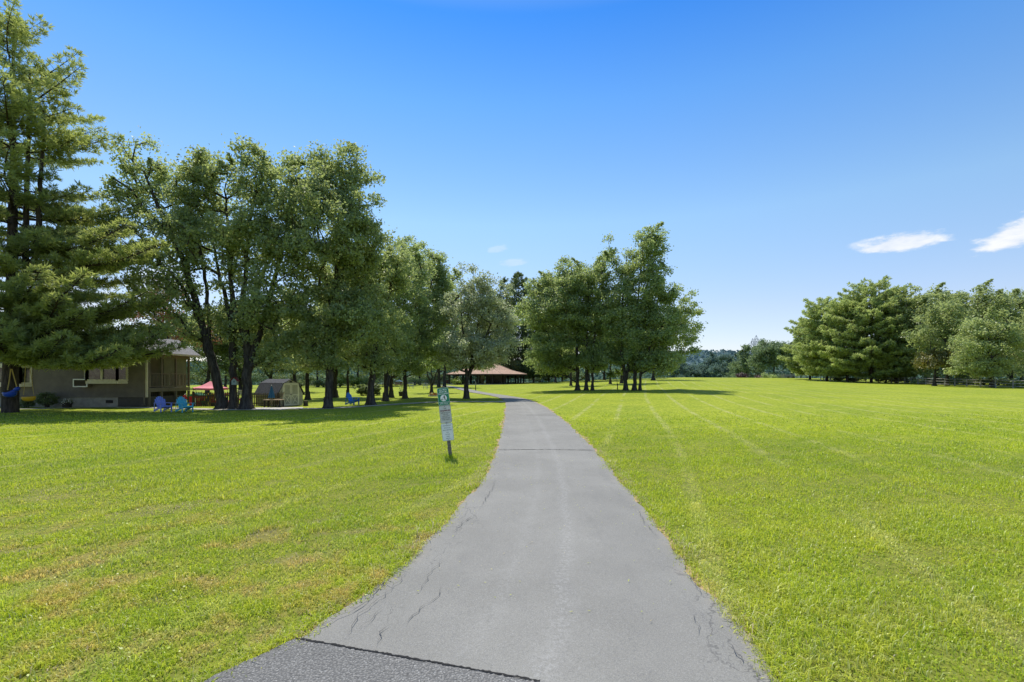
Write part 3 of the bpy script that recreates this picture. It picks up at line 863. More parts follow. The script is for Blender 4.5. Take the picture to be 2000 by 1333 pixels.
# clover: small flat leaves and a scatter of white heads
def clover():
    rng = np.random.default_rng(77); n = 52000
    y = np.sqrt(rng.uniform(2.2 ** 2, 9.5 ** 2, n)); x = rng.uniform(-1, 1, n) * (1.12 * y + 2)
    l, r = edge_x(y); keep = ~((x > l - .03) & (x < r + .03))
    keep &= (vnoise(x, y, 2.6, 31) + .5 * vnoise(x, y, 7, 32)) > rng.uniform(-.3, 1.0, n)
    x, y = x[keep], y[keep]; n = len(x)
    N = rng.normal(size=(n, 3)) * .35 + np.array([0, 0, 1]); N /= np.linalg.norm(N, axis=1, keepdims=True)
    V, Q = leaf_quads(np.stack([x, y, terrain(x, y) + rng.uniform(.012, .05, n)], 1), N, rng.uniform(.014, .03, n), rng, .9, .08)
    me = np_mesh('clover', V, Q, None, M_BLADE, {'tint': np.repeat(rng.uniform(0, .45, n), 4)})
    tag(mobj('clover', me), 'small round clover leaves spread low among the near grass', 'clover', kind='stuff')
    n = 130
    y = np.sqrt(rng.uniform(2.6 ** 2, 12 ** 2, n)); x = rng.uniform(-1, 1, n) * (1.1 * y + 1)
    l, r = edge_x(y); keep = ~((x > l - .2) & (x < r + .2)) & ((x > 0) | (rng.random(n) < .35)); x, y = x[keep], y[keep]
    vs = []; tr = []
    for a, b in zip(x, y):
        s = rng.uniform(.005, .009); c = np.array([a, b, tz(a, b) + rng.uniform(.045, .075)]); o = len(vs)
        vs += [c + s * np.array(q) for q in ((1, 0, 0), (0, 1, 0), (-1, 0, 0), (0, -1, 0), (0, 0, .9), (0, 0, -.8))]
        tr += [(o, o + 1, o + 4), (o + 1, o + 2, o + 4), (o + 2, o + 3, o + 4), (o + 3, o, o + 4), (o + 1, o, o + 5), (o + 2, o + 1, o + 5), (o + 3, o + 2, o + 5), (o, o + 3, o + 5)]
    me = np_mesh('clover_blossom', np.array(vs), None, np.array(tr), mat('clover_white', (.46, .46, .36), .8, .1, 30, 0))
    tag(mobj('clover_blossoms', me), 'tiny white clover heads dotted through the near lawn', 'flowers', kind='stuff')
clover()
def litter():
    rng = np.random.default_rng(99); n = 520
    y = np.sqrt(rng.uniform(2.4 ** 2, 13 ** 2, n)); l, r = edge_x(y); u = rng.beta(.55, .55, n); x = l + (r - l) * u; keep = y > 3.6; x, y, u = x[keep], y[keep], u[keep]; n = len(x)
    N = rng.normal(size=(n, 3)) * .25 + np.array([0, 0, 1]); N /= np.linalg.norm(N, axis=1, keepdims=True)
    z = np.array([zoff(a, b, .05) for a, b in zip(x, y)])
    V, Q = leaf_quads(np.stack([x, y, z], 1), N, rng.uniform(.012, .04, n), rng, .28, .06)
    tag(mobj('path_litter', np_mesh('path_litter', V, Q, None, M_BLADE, {'tint': np.repeat(np.where(rng.random(n) < .55, .99, .5), 4)})), 'scattered dry clippings and leaf bits lying on the path', 'litter', kind='stuff')
litter()

# ------------------------------------------------------------------ sign post
def text_mesh(body, size, mat_, name='lettering', spacing=1.0, bold=.0, align='CENTER'):
    cu = bpy.data.curves.new('t', 'FONT'); cu.body = body; cu.size = size; cu.align_x = align; cu.align_y = 'CENTER'; cu.space_character = spacing
    cu.offset = bold; cu.resolution_u = 3
    o = bpy.data.objects.new('t', cu); COL.objects.link(o)
    bpy.context.view_layer.update()
    me = bpy.data.meshes.new_from_object(o.evaluated_get(bpy.context.evaluated_depsgraph_get()))
    bpy.data.objects.remove(o); bpy.data.curves.remove(cu)
    me.materials.clear(); me.materials.append(mat_)
    return me
def rrect(w, h, r, y, n=5):
    pts = []
    for cx, cz, a0 in ((w / 2 - r, h / 2 - r, 0), (-w / 2 + r, h / 2 - r, 90), (-w / 2 + r, -h / 2 + r, 180), (w / 2 - r, -h / 2 + r, 270)):
        for k in range(n + 1):
            a = R(a0 + 90 * k / n); pts.append((cx + r * math.cos(a), y, cz + r * math.sin(a)))
    return pts
def merge_text(lines, mat_, parent, name='lettering', y=-.0045):
    """lines: (text, size, z, bold) centred; all in one mesh standing in the panel plane"""
    for body, size, z, bold, maxw in lines:
        me = text_mesh(body, size, mat_, bold=bold)
        w = max(v.co.x for v in me.vertices) - min(v.co.x for v in me.vertices)
        k = min(1.0, maxw / w)
        me.transform(Matrix.Translation((0, y, z)) @ Matrix.Rotation(math.pi / 2, 4, 'X') @ Matrix.Scale(k, 4, (1, 0, 0)))
        mobj(name, me, parent)

def sign_post():
    b = G(880, 896)
    e = empty('sign_post', b, 'leaning wooden post with three stacked park rule signs on the lawn left of the path', 'sign', rz=R(4))
    e.rotation_euler = (R(-1), R(-6.6), R(3))
    MG = mat('sign_green', (.015, .24, .13), .45, .05, 8, 0, spec=.4); MW = mat('sign_white', (.92, .93, .93), .45, .03, 8, 0, spec=.4)
    MS = mat('sign_grey', (.66, .65, .63), .5, .06, 8, 0, spec=.4); MK = mat('sign_black', (.05, .05, .05), .5, .02, 8, 0)
    MM = mat('sign_maroon', (.16, .02, .05), .5, .05, 8, 0); MD = mat('sign_dark_grey', (.20, .21, .22), .5, .05, 8, 0)
    mb = MB(); mb.box((0, .055, .85), (.088, .088, 2.1)); mb.build('post', M_WOODGREY, e, bevel=.006)
    W, H = .305, .462
    def panel(z, mface, mborder, lab, face_border_inset=.006, bw=.005):
        p = MB(); p.poly(rrect(W, H, .035, 0), .004).build('sign_panel', mface, e)
        o = bpy.data.objects['sign_panel'] if False else e.children[-1]
        o.location = (0, 0, z); o['label'] = lab
        out = rrect(W - 2 * face_border_inset, H - 2 * face_border_inset, .030, -.0022); inn = rrect(W - 2 * (face_border_inset + bw), H - 2 * (face_border_inset + bw), .025, -.0022)
        n = len(out); bb = MB(); bb.add(out + inn, [(i, (i + 1) % n, n + (i + 1) % n, n + i) for i in range(n)]); bb.build('border', mborder, o)
        for zz in (H / 2 - .022, -H / 2 + .022):
            s = MB(); s.lathe((0, 0, 0), [(.008, -.002), (.008, .002)], 8); bo = s.build('bolt', MK, o); bo.location = (0, -.004, zz); bo.rotation_euler = (R(90), 0, 0)
        return o
    z3 = .47 + H / 2; z2 = z3 + H + .006; z1 = z2 + H + .006
    # green leash sign
    o = panel(z1, MG, MW, 'green leash rule panel with walker and dog symbol')
    merge_text([('ALL PETS', .050, .178, .0012, .24), ('MUST BE', .050, .126, .0012, .24), ('ON A LEASH', .050, .074, .0012, .262)], MW, o)
    merge_text([('PLEASE CLEAN UP', .030, -.150, .0007, .265), ('AFTER YOUR PET', .030, -.186, .0007, .255)], MW, o)
    d = MB(); d.poly([(.086 * math.cos(R(a)) , -.0026, -.038 + .086 * math.sin(R(a))) for a in range(0, 360, 12)]); sy = d.build('symbol_disc', MW, o)
    s = MB(); Y = -.0036; zc = -.038
    s.poly([(.022 + .0125 * math.cos(R(a)), Y, zc + .060 + .0125 * math.sin(R(a))) for a in range(0, 360, 30)])
    for q in ([(.005, .046), (.034, .046), (.036, .0), (.010, .0)], [(.010, .002), (.022, .002), (.012, -.062), (-.001, -.062)], [(.020, .002), (.036, .002), (.058, -.055), (.046, -.062)],
              [(.006, .044), (-.018, .014), (-.013, .008), (.012, .030)], [(.032, .044), (.048, .012), (.042, .008), (.030, .026)], [(-.018, .014), (-.044, -.018), (-.041, -.020), (-.013, .010)],
              [(-.066, -.024), (-.030, -.026), (-.030, -.042), (-.062, -.042)], [(-.066, -.024), (-.058, -.014), (-.048, -.024), (-.052, -.034)], [(-.061, -.040), (-.054, -.040), (-.056, -.060), (-.062, -.060)], [(-.040, -.040), (-.031, -.038), (-.030, -.060), (-.036, -.060)], [(-.032, -.028), (-.020, -.014), (-.018, -.018), (-.029, -.034)]):
        s.poly([(a, Y, zc + c) for a, c in q])
    s.build('walker_and_dog_symbol', MK, o)
    # grey reserved sign
    o = panel(z2, MS, MD, 'grey panel saying facilities are reserved for residents and guests')
    merge_text([('THE', .040, .150, .0, .2), ('RESERVED FOR THE', .040, .040, .0, .235), ('USE OF', .040, -.006, .0, .2), ('COMMUNITY', .040, -.052, .0, .2), ('RESIDENTS AND', .040, -.098, .0, .23), ('THEIR GUESTS', .040, -.144, .0, .21)], MK, o)
    merge_text([('FACILITIES ARE', .042, .096, .0020, .255)], MM, o)
    # white motor vehicle sign
    o = panel(z3, MW, MD, 'white panel saying motorized vehicles are prohibited')
    merge_text([('MOTORIZED', .042, .165, .0, .22), ('VEHICLES', .042, .107, .0, .18), ('PROHIBITED', .042, .049, .0, .23), ('ON', .040, -.012, .0, .2), ('PATHS', .040, -.066, .0, .2), ('AND', .040, -.120, .0, .2), ('FIELDS', .040, -.174, .0, .2)], MD, o)
    # taller tuft left by the mower at the foot
    rng = np.random.default_rng(3); n = 420
    a = rng.uniform(0, 6.28, n); r = np.abs(rng.normal(0, .13, n)) + .05
    bx = np.stack([b.x + np.cos(a) * r - .03, b.y + np.sin(a) * r * .8 - .02, np.full(n, b.z)], 1); h = rng.uniform(.06, .17, n)
    az = rng.uniform(0, 6.28, n); sd = np.stack([np.cos(az), np.sin(az), 0 * az], 1) * .006; ln = np.stack([-np.sin(az), np.cos(az), 0 * az], 1) * (h * rng.uniform(.1, .8, n))[:, None]
    V = np.stack([bx - sd, bx + sd, bx + ln + np.stack([0 * h, 0 * h, h], 1)], 1).reshape(-1, 3)
    tag(mobj('grass_tuft', np_mesh('grass_tuft', V, None, np.arange(n * 3).reshape(-1, 3), M_BLADE, {'tint': np.repeat(rng.uniform(0, .35, n), 3)})), 'darker unmown grass tuft around the foot of the sign post', 'grass', kind='stuff')
sign_post()

# ------------------------------------------------------------------ house
HY_ = 36.0
def hx(px): return (px - CX) / F * HY_
def hz(py): return EH - (py - HY) / F * HY_
def house():
    x0, x1 = hx(-140), hx(286); zs, ze = .72, hz(684)
    e = empty('house', (hx(200), HY_, 0), 'beige sided bungalow with gable roof and corner porch under the big pine', 'house')
    ox, oy = e.location.x, e.location.y
    def bx(mb, c, d, **k): return mb.box((c[0] - ox, c[1] - oy, c[2]), d, **k)
    apx, apz = hx(248), hz(656.5); xr = x1 + .06; xl = apx - (xr - apx)
    # lap siding: each course is a tilted board
    mb = MB(); z = zs
    while z < apz - .05:
        h = min(.19, apz - z)
        def lim(zz):
            if zz <= ze: return x0, x1
            t = (zz - ze) / (apz - ze); return xl + (apx - xl) * t, x1 + (apx - x1) * t
        a0, b0 = lim(z); a1, b1 = lim(z + h)
        vs = [(a0, HY_ - .045, z), (b0, HY_ - .045, z), (b1, HY_ - .006, z + h), (a1, HY_ - .006, z + h), (a0, HY_, z), (b0, HY_, z)]
        mb.add([(v[0] - ox, v[1] - oy, v[2]) for v in vs], [(0, 1, 2, 3), (4, 5, 1, 0)]); z += h
    w = mb.build('wall', M_SIDING, e)
    mb = MB(); bx(mb, ((x0 + x1 - 2.4) / 2, HY_ + 4.02, (zs + ze) / 2), (x1 - 2.4 - x0 - .02, 8, ze - zs - .01)); mb.build('wall', M_SIDING, e)
    mb = MB(); bx(mb, ((x0 + hx(229)) / 2, HY_ + 2, .36), (hx(229) - x0, 3.9, .74)); mb.build('foundation', M_BLOCK, e)
    mb = MB(); bx(mb, ((hx(229) + x1) / 2 - .02, HY_ + 2.03, .40), (x1 - hx(229) - .04, 3.9, .70)); o = mb.build('foundation', mat('dark_panel', (.085, .078, .068), .8, .1, 3, .2), e); o['label'] = 'darker foundation panel near the downspout'
    mb = MB(); bx(mb, (hx(213), HY_ + .03, .40), (.5, .06, .22)); mb.build('vent', M_DARK, e)
    # corner board, downspout
    mb = MB(); bx(mb, (x1 + .03, HY_ - .01, (zs + ze) / 2), (.14, .10, ze - zs)); mb.build('corner_board', M_TRIM, e)
    mb = MB(); bx(mb, (x1 - .10, HY_ - .08, ze / 2 + .1), (.09, .07, ze - .3)); bx(mb, (x1 - .10, HY_ - .16, .17), (.09, .26, .07)); mb.build('downspout', M_SIDING, e)
    # roofs: long roof behind, small cross gable at the right end running back over the side porch
    def slab(pts, th, name, m_, lab=None):
        pts = [Vector((p[0] - ox, p[1] - oy, p[2])) for p in pts]; n = (pts[1] - pts[0]).cross(pts[2] - pts[0]).normalized()
        if n.z < 0: n = -n
        mb = MB(); mb.poly(pts, th, n); o = mb.build(name, m_, e)
        if lab: o['label'] = lab
        return o
    s = (apz - ze) / (xr - apx); ov = .38; yb = HY_ + 5.6; er = ze - ov * s
    slab([(apx, HY_ - .35, apz + .12), (xr + ov, HY_ - .35, er + .12), (xr + ov, yb, er + .12), (apx, yb, apz + .12)], .10, 'roof', M_SHINGLE)
    slab([(apx, HY_ - .35, apz + .12), (xl - ov, HY_ - .35, er + .12), (xl - ov, yb, er + .12), (apx, yb, apz + .12)], .10, 'roof', M_SHINGLE)
    slab([(x0 - .4, HY_ - .45, ze - .05), (xl + .4, HY_ - .45, ze - .05), (xl + .4, HY_ + 4.5, apz - .05), (x0 - .4, HY_ + 4.5, apz - .05)], .10, 'roof', M_SHINGLE)
    slab([(x0 - .4, HY_ + 8.6, ze - .05), (apx, HY_ + 8.6, ze - .05), (apx, HY_ + 4.5, apz - .05), (x0 - .4, HY_ + 4.5, apz - .05)], .10, 'roof', M_SHINGLE)
    mb = MB()
    for xb_ in (xr + ov, xl - ov):
        mb.add([(apx - ox, -.38, apz + .10), (xb_ - ox, -.38, er + .10), (xb_ - ox, -.38, er - .10), (apx - ox, -.38, apz - .10), (apx - ox, -.355, apz + .10), (xb_ - ox, -.355, er + .10), (xb_ - ox, -.355, er - .10), (apx - ox, -.355, apz - .10)], [(0, 1, 2, 3), (7, 6, 5, 4), (0, 4, 5, 1), (3, 2, 6, 7)])
    mb.build('fascia', M_SIDING, e)
    mb = MB(); bx(mb, (xr + ov + .05, (HY_ + yb) / 2 - .15, er + .04), (.10, yb - HY_ + .3, .12)); mb.build('gutter', M_TRIM, e)
    # side porch: its open side faces the chairs, running back from the front corner
    px_ = x1 + .02; y0_, y1_ = HY_ + .15, HY_ + 4.75; fl = hz(758.5); rl = hz(729.5); dep = 2.3
    mb = MB(); bx(mb, (px_ - dep / 2, (y0_ + y1_) / 2, fl - .05), (dep, y1_ - y0_, .10)); bx(mb, (px_ + .03, (y0_ + y1_) / 2, fl - .14), (.05, y1_ - y0_ + .04, .30)); mb.build('porch_floor', M_SIDING, e)
    mb = MB(); bx(mb, (px_, (y0_ + y1_) / 2, er - .10), (.14, y1_ - y0_, .26)); mb.build('porch_beam', M_SIDING, e)
    py_ = [y0_ + .08, y0_ + 1.35, y0_ + 2.95, y1_ - .08]
    for yy in py_:
        mb = MB(); bx(mb, (px_, yy, (fl + er) / 2 - .1), (.13, .13, er - fl - .26)); mb.build('porch_post', M_SIDING, e)
        mb = MB(); bx(mb, (px_, yy, (fl - .3) / 2), (.15, .15, fl - .30)); mb.build('porch_pier', M_SIDING, e)
    for yy in (y0_ + 2.3, y1_ - .1):
        mb = MB(); bx(mb, (px_ - dep + .1, yy, (fl + er) / 2 - .1), (.14, .14, er - fl - .26)); mb.build('porch_post', M_DARK, e)
    for a, b in zip(py_[:-1], py_[1:]):
        mb = MB(); L = b - a - .13; c = (a + b) / 2
        bx(mb, (px_, c, rl), (.09, L, .05)); bx(mb, (px_, c, fl + .12), (.05, L, .05))
        n = int(L / .14)
        for i in range(n): bx(mb, (px_, c - L / 2 + (i + .5) * L / n, (rl + fl) / 2 + .04), (.035, .04, rl - fl - .2))
        mb.build('railing', M_SIDING, e)
    mb = MB(); L = dep - .2; bx(mb, (px_ - dep / 2, y1_ - .08, rl), (L, .09, .05)); bx(mb, (px_ - dep / 2, y1_ - .08, fl + .12), (L, .05, .05))
    for i in range(15): bx(mb, (px_ - dep + .15 + i * L / 15, y1_ - .08, (rl + fl) / 2 + .04), (.04, .035, rl - fl - .2))
    o = mb.build('railing', M_TRIM, e); o['label'] = 'pale railing across the far end of the porch'
    mb = MB(); bx(mb, (px_ - dep - .04, HY_ + 1.2, (fl + er) / 2), (.06, 2.2, er - fl)); mb.build('wall', M_SIDING, e)
    mb = MB()
    for i in range(22): bx(mb, (px_ - .25, y0_ + .1 + i * (y1_ - y0_ - .2) / 21, (fl - .3) / 2), (.03, .17, fl - .32))
    mb.build('porch_void_slats', M_DARK, e)  # dark slats stand in for the shaded void under the porch
    # bow windows
    def bow(pa, pb, pm, pt, pbm, panes):
        f = MB(); xa, xb = hx(pa), hx(pb); zt, zb = hz(pt), hz(pbm); out = .42
        xi, xo = xa + .42, xb - .42
        ins = [(xa, HY_ - .02), (xi, HY_ - out), (xo, HY_ - out), (xb, HY_ - .02)]
        def shelf(z, t, g):
            pts = [(x_ - ox + (g if k > 1 else -g), y_ - oy - (g if 0 < k < 3 else 0), z) for k, (x_, y_) in enumerate(ins)]
            f.poly(pts, t, (0, 0, 1))
        shelf(zb, .22, .05); shelf(zt + .2, .2, .05)
        for (p, q) in zip(ins[:-1], ins[1:]):
            L = math.hypot(q[0] - p[0], q[1] - p[1]); n = 1 if L < 1.2 else panes
            for k in range(n + 1):
                t = k / n; f.bar((p[0] + (q[0] - p[0]) * t - ox, p[1] + (q[1] - p[1]) * t - oy, zb), (p[0] + (q[0] - p[0]) * t - ox, p[1] + (q[1] - p[1]) * t - oy, zt), .15, .12, (0, 1, 0))
            f.bar((p[0] - ox, p[1] - oy, zb + .05), (q[0] - ox, q[1] - oy, zb + .05), .10, .10); f.bar((p[0] - ox, p[1] - oy, zt - .05), (q[0] - ox, q[1] - oy, zt - .05), .10, .10)
        fo = f.build('window', M_TRIM, e)
        for (p, q) in zip(ins[:-1], ins[1:]):
            g = MB(); g.add([(p[0] - ox, p[1] - oy + .02, zb), (q[0] - ox, q[1] - oy + .02, zb), (q[0] - ox, q[1] - oy + .02, zt), (p[0] - ox, p[1] - oy + .02, zt)], [(0, 1, 2, 3)]); g.build('pane', M_GLASS, fo)
    bow(168, 249, 0, 716, 744, 2)
    bow(-32, 62, 0, 716, 750, 3)
    return e
house()

def ac_unit():
    c = P(160, 748.5, HY_ - .3); e = empty('air_conditioner', (c.x, c.y, c.z - .29), 'window air conditioner sticking out of the beige house wall', 'air conditioner')
    mb = MB(); mb.box((0, .12, .29), (1.0, .5, .56)); mb.build('housing', M_SIDING, e, bevel=.01)
    mb = MB()
    for c_, d_ in (((0, -.145, .55), (1.06, .03, .08)), ((0, -.145, .03), (1.06, .03, .08)), ((-.49, -.145, .29), (.08, .03, .44)), ((.49, -.145, .29), (.08, .03, .44))): mb.box(c_, d_)
    mb.build('frame', M_WHITE, e)
    mb = MB()
    for i in range(11): mb.box((0, -.14, .09 + i * .04), (.9, .03, .014), rx=R(25))
    mb.build('grille', M_DARK, e)
ac_unit()

# ------------------------------------------------------------------ adirondack chairs
def adirondack(loc, rz, m_, label, group):
    e = empty('adirondack_chair', loc, label, 'chair', group, rz)
    s = MB()
    for i in range(6):      # seat slats, front high, back low
        t = i / 5; s.box((0, -.42 + .50 * t, .39 - .15 * t), (.52, .085, .022), rx=R(-16))
    s.box((0, -.47, .37), (.54, .022, .09)); s.build('seat', m_, e)
    b = MB()
    for i, hgt in enumerate((.62, .74, .80, .80, .74, .62)):
        k = (i - 2.5); x0 = k * .078; x1 = k * .104
        p = Vector((x0, .04, .24)); q = Vector((x1, .04 + hgt * .42, .24 + hgt * .91)); b.bar(p, q, .082, .022, (0, 1, 0))
    b.bar((-.27, .10, .31), (.27, .10, .31), .03, .07); b.bar((-.30, .28, .62), (.30, .28, .62), .03, .07); b.build('backrest', m_, e)
    for sx in (-1, 1):
        a = MB(); a.poly([(sx * .27 - .02 * sx, -.52, .575), (sx * .40, -.52, .575), (sx * .41, -.30, .575), (sx * .36, .30, .575), (sx * .29, .30, .575)], .024, (0, 0, 1)); a.build('armrest', m_, e)
        l = MB(); l.box((sx * .30, -.44, .277), (.026, .12, .55)); l.build('leg', m_, e)
        l = MB(); l.bar((sx * .275, -.50, .36), (sx * .275, .42, .06), .026, .12); l.bar((sx * .31, .26, .56), (sx * .29, .36, .10), .03, .07); l.build('leg', m_, e)
    return e
GRPC = 'adirondack chairs on the shaded lawn'
adirondack(G(317, 805), R(62), M_CBLUE, 'periwinkle blue adirondack chair on the lawn in front of the porch', GRPC)
adirondack(G(359, 805.5), R(60), M_CTEAL, 'turquoise adirondack chair on the lawn beside the periwinkle one', GRPC)
adirondack(G(687, 791), R(70), M_CDEEP, 'deep blue adirondack chair standing alone under the trees right of the shed', GRPC)
def side_table():
    e = empty('side_table', G(338, 800), 'small dark low table between the two adirondack chairs', 'table')
    m = MB(); m.lathe((0, 0, .40), [(.26, 0), (.27, .015), (.26, .03)], 16); m.build('table_top', M_WOODBRN, e)
    for k in range(4):
        a = R(45 + 90 * k); m = MB(); m.tube([(.22 * math.cos(a), .22 * math.sin(a), .40), (.27 * math.cos(a), .27 * math.sin(a), 0)], .018, 6); m.build('leg', M_DARK, e)
side_table()

# ------------------------------------------------------------------ yard things
def ornament():
    e = empty('yard_ornament', P(361, 790, 34.6) * 1.0, 'red oval yard ornament with dark spots standing before the porch', 'ornament'); e.location.z = 0
    m = MB(); m.tube([(0, 0, 0), (0, 0, .95)], .015, 6); m.build('stake', M_DARK, e)
    m = MB(); m.poly([(.17 * math.cos(R(a)), -.02, .72 + .22 * math.sin(R(a))) for a in range(0, 360, 18)], .03); m.build('body', M_RED, e)
    m = MB()
    for i, z in enumerate((.60, .68, .76, .84)):
        for k in range(4):
            if (i + k) % 2: m.poly([(-.13 + .085 * k, -.024, z - .035), (-.065 + .085 * k, -.024, z - .035), (-.065 + .085 * k, -.024, z + .03), (-.13 + .085 * k, -.024, z + .03)], .004)
    m.build('spots', M_DARK, e)
    m = MB(); m.poly([(-.10, -.02, .50), (.10, -.02, .50), (.13, -.02, .28), (-.13, -.02, .28)], .02); o = m.build('skirt', M_YEL, e)
    m = MB(); m.poly([(-.03, -.03, .97), (.01, -.03, .93), (.10, -.03, 1.02), (.06, -.03, 1.06)], .015); m.build('feeler', M_WHITE, e)
ornament()

def canopy():
    c = P(411, 799, 39.5); e = empty('pop_up_canopy', (c.x, c.y, 0), 'faded red pop up canopy behind the picket fence', 'canopy', rz=R(38))
    k = 39.5 / F; hw = 1.12; ze = EH - (757.5 - HY) * k; zp = EH - (744.5 - HY) * k; 
    zv = EH - (761.5 - HY) * k
    m = MB(); n = 6
    cs = [(-hw, -hw), (hw, -hw), (hw, hw), (-hw, hw)]; b = len(m.v)
    for i in range(4):
        p, q = cs[i], cs[(i + 1) % 4]; grid = []
        for r in range(5):
            t = r / 4; row = []
            for s in range(n + 1):
                u = s / n; x = (p[0] + (q[0] - p[0]) * u) * (1 - t); y = (p[1] + (q[1] - p[1]) * u) * (1 - t)
                row.append((x, y, ze + (zp - ze) * t - .10 * math.sin(math.pi * t) * 1 - .05 * math.sin(math.pi * u) * (1 - t)))
            grid.append(row)
        vs = [v for row in grid for v in row]
        m.add(vs, [(r * (n + 1) + s, r * (n + 1) + s + 1, (r + 1) * (n + 1) + s + 1, (r + 1) * (n + 1) + s) for r in range(4) for s in range(n)])
        low = [(p[0] + (q[0] - p[0]) * s / n, p[1] + (q[1] - p[1]) * s / n, zv - .03 * math.sin(math.pi * s / n)) for s in range(n + 1)]
        m.add(grid[0] + low, [(s, s + 1, n + 2 + s, n + 1 + s) for s in range(n)])
    m.build('canopy_top', M_CANOPY, e)
    for x, y in cs:
        m = MB(); m.tube([(x * .97, y * .97, 0), (x * .97, y * .97, ze - .03)], .022, 6); m.build('leg', M_WHITE, e)
canopy()

def picket_fence():
    def run(name, pa, pb, label, m_, top, ya=36.2, yb=36.2):
        a = Vector(((pa - CX) / F * ya, ya, 0)); b = Vector(((pb - CX) / F * yb, yb, 0)); e = empty(name, a, label, 'fence', 'picket fences of the back yard')
        L = (b - a).length; d = (b - a).normalized(); n = int(L / .135); ang = math.atan2(d.y, d.x)
        e.rotation_euler = (0, 0, ang)
        for k in range(0, n + 1, 14):
            m = MB(); m.box((k * L / n, .06, top / 2), (.09, .09, top + .05)); m.build('post', m_, e)
        m = MB(); m.box((L / 2, .03, .28), (L, .035, .08)); m.box((L / 2, .03, top - .30), (L, .035, .08)); m.build('rail', m_, e)
        r = random.Random(5)
        for k in range(n + 1):
            x = k * L / n; h = top + r.uniform(-.03, .03); m = MB()
            m.poly([(x - .042, -.0, .03), (x + .042, -.0, .03), (x + .042, 0, h - .07), (x, 0, h), (x - .042, 0, h - .07)], .02); m.build('picket', m_, e)
    run('picket_fence', 376, 466, 'dark picket fence in front of the coloured play things', mat('dark_pickets', (.06, .048, .036), .85, .2, 4, .3), 1.12)
    run('picket_fence', 489, 545, 'weathered picket fence in front of the shed', mat('weathered_pickets', (.13, .105, .07), .85, .25, 3, .4), 1.05, 36.0, 36.0)
picket_fence()

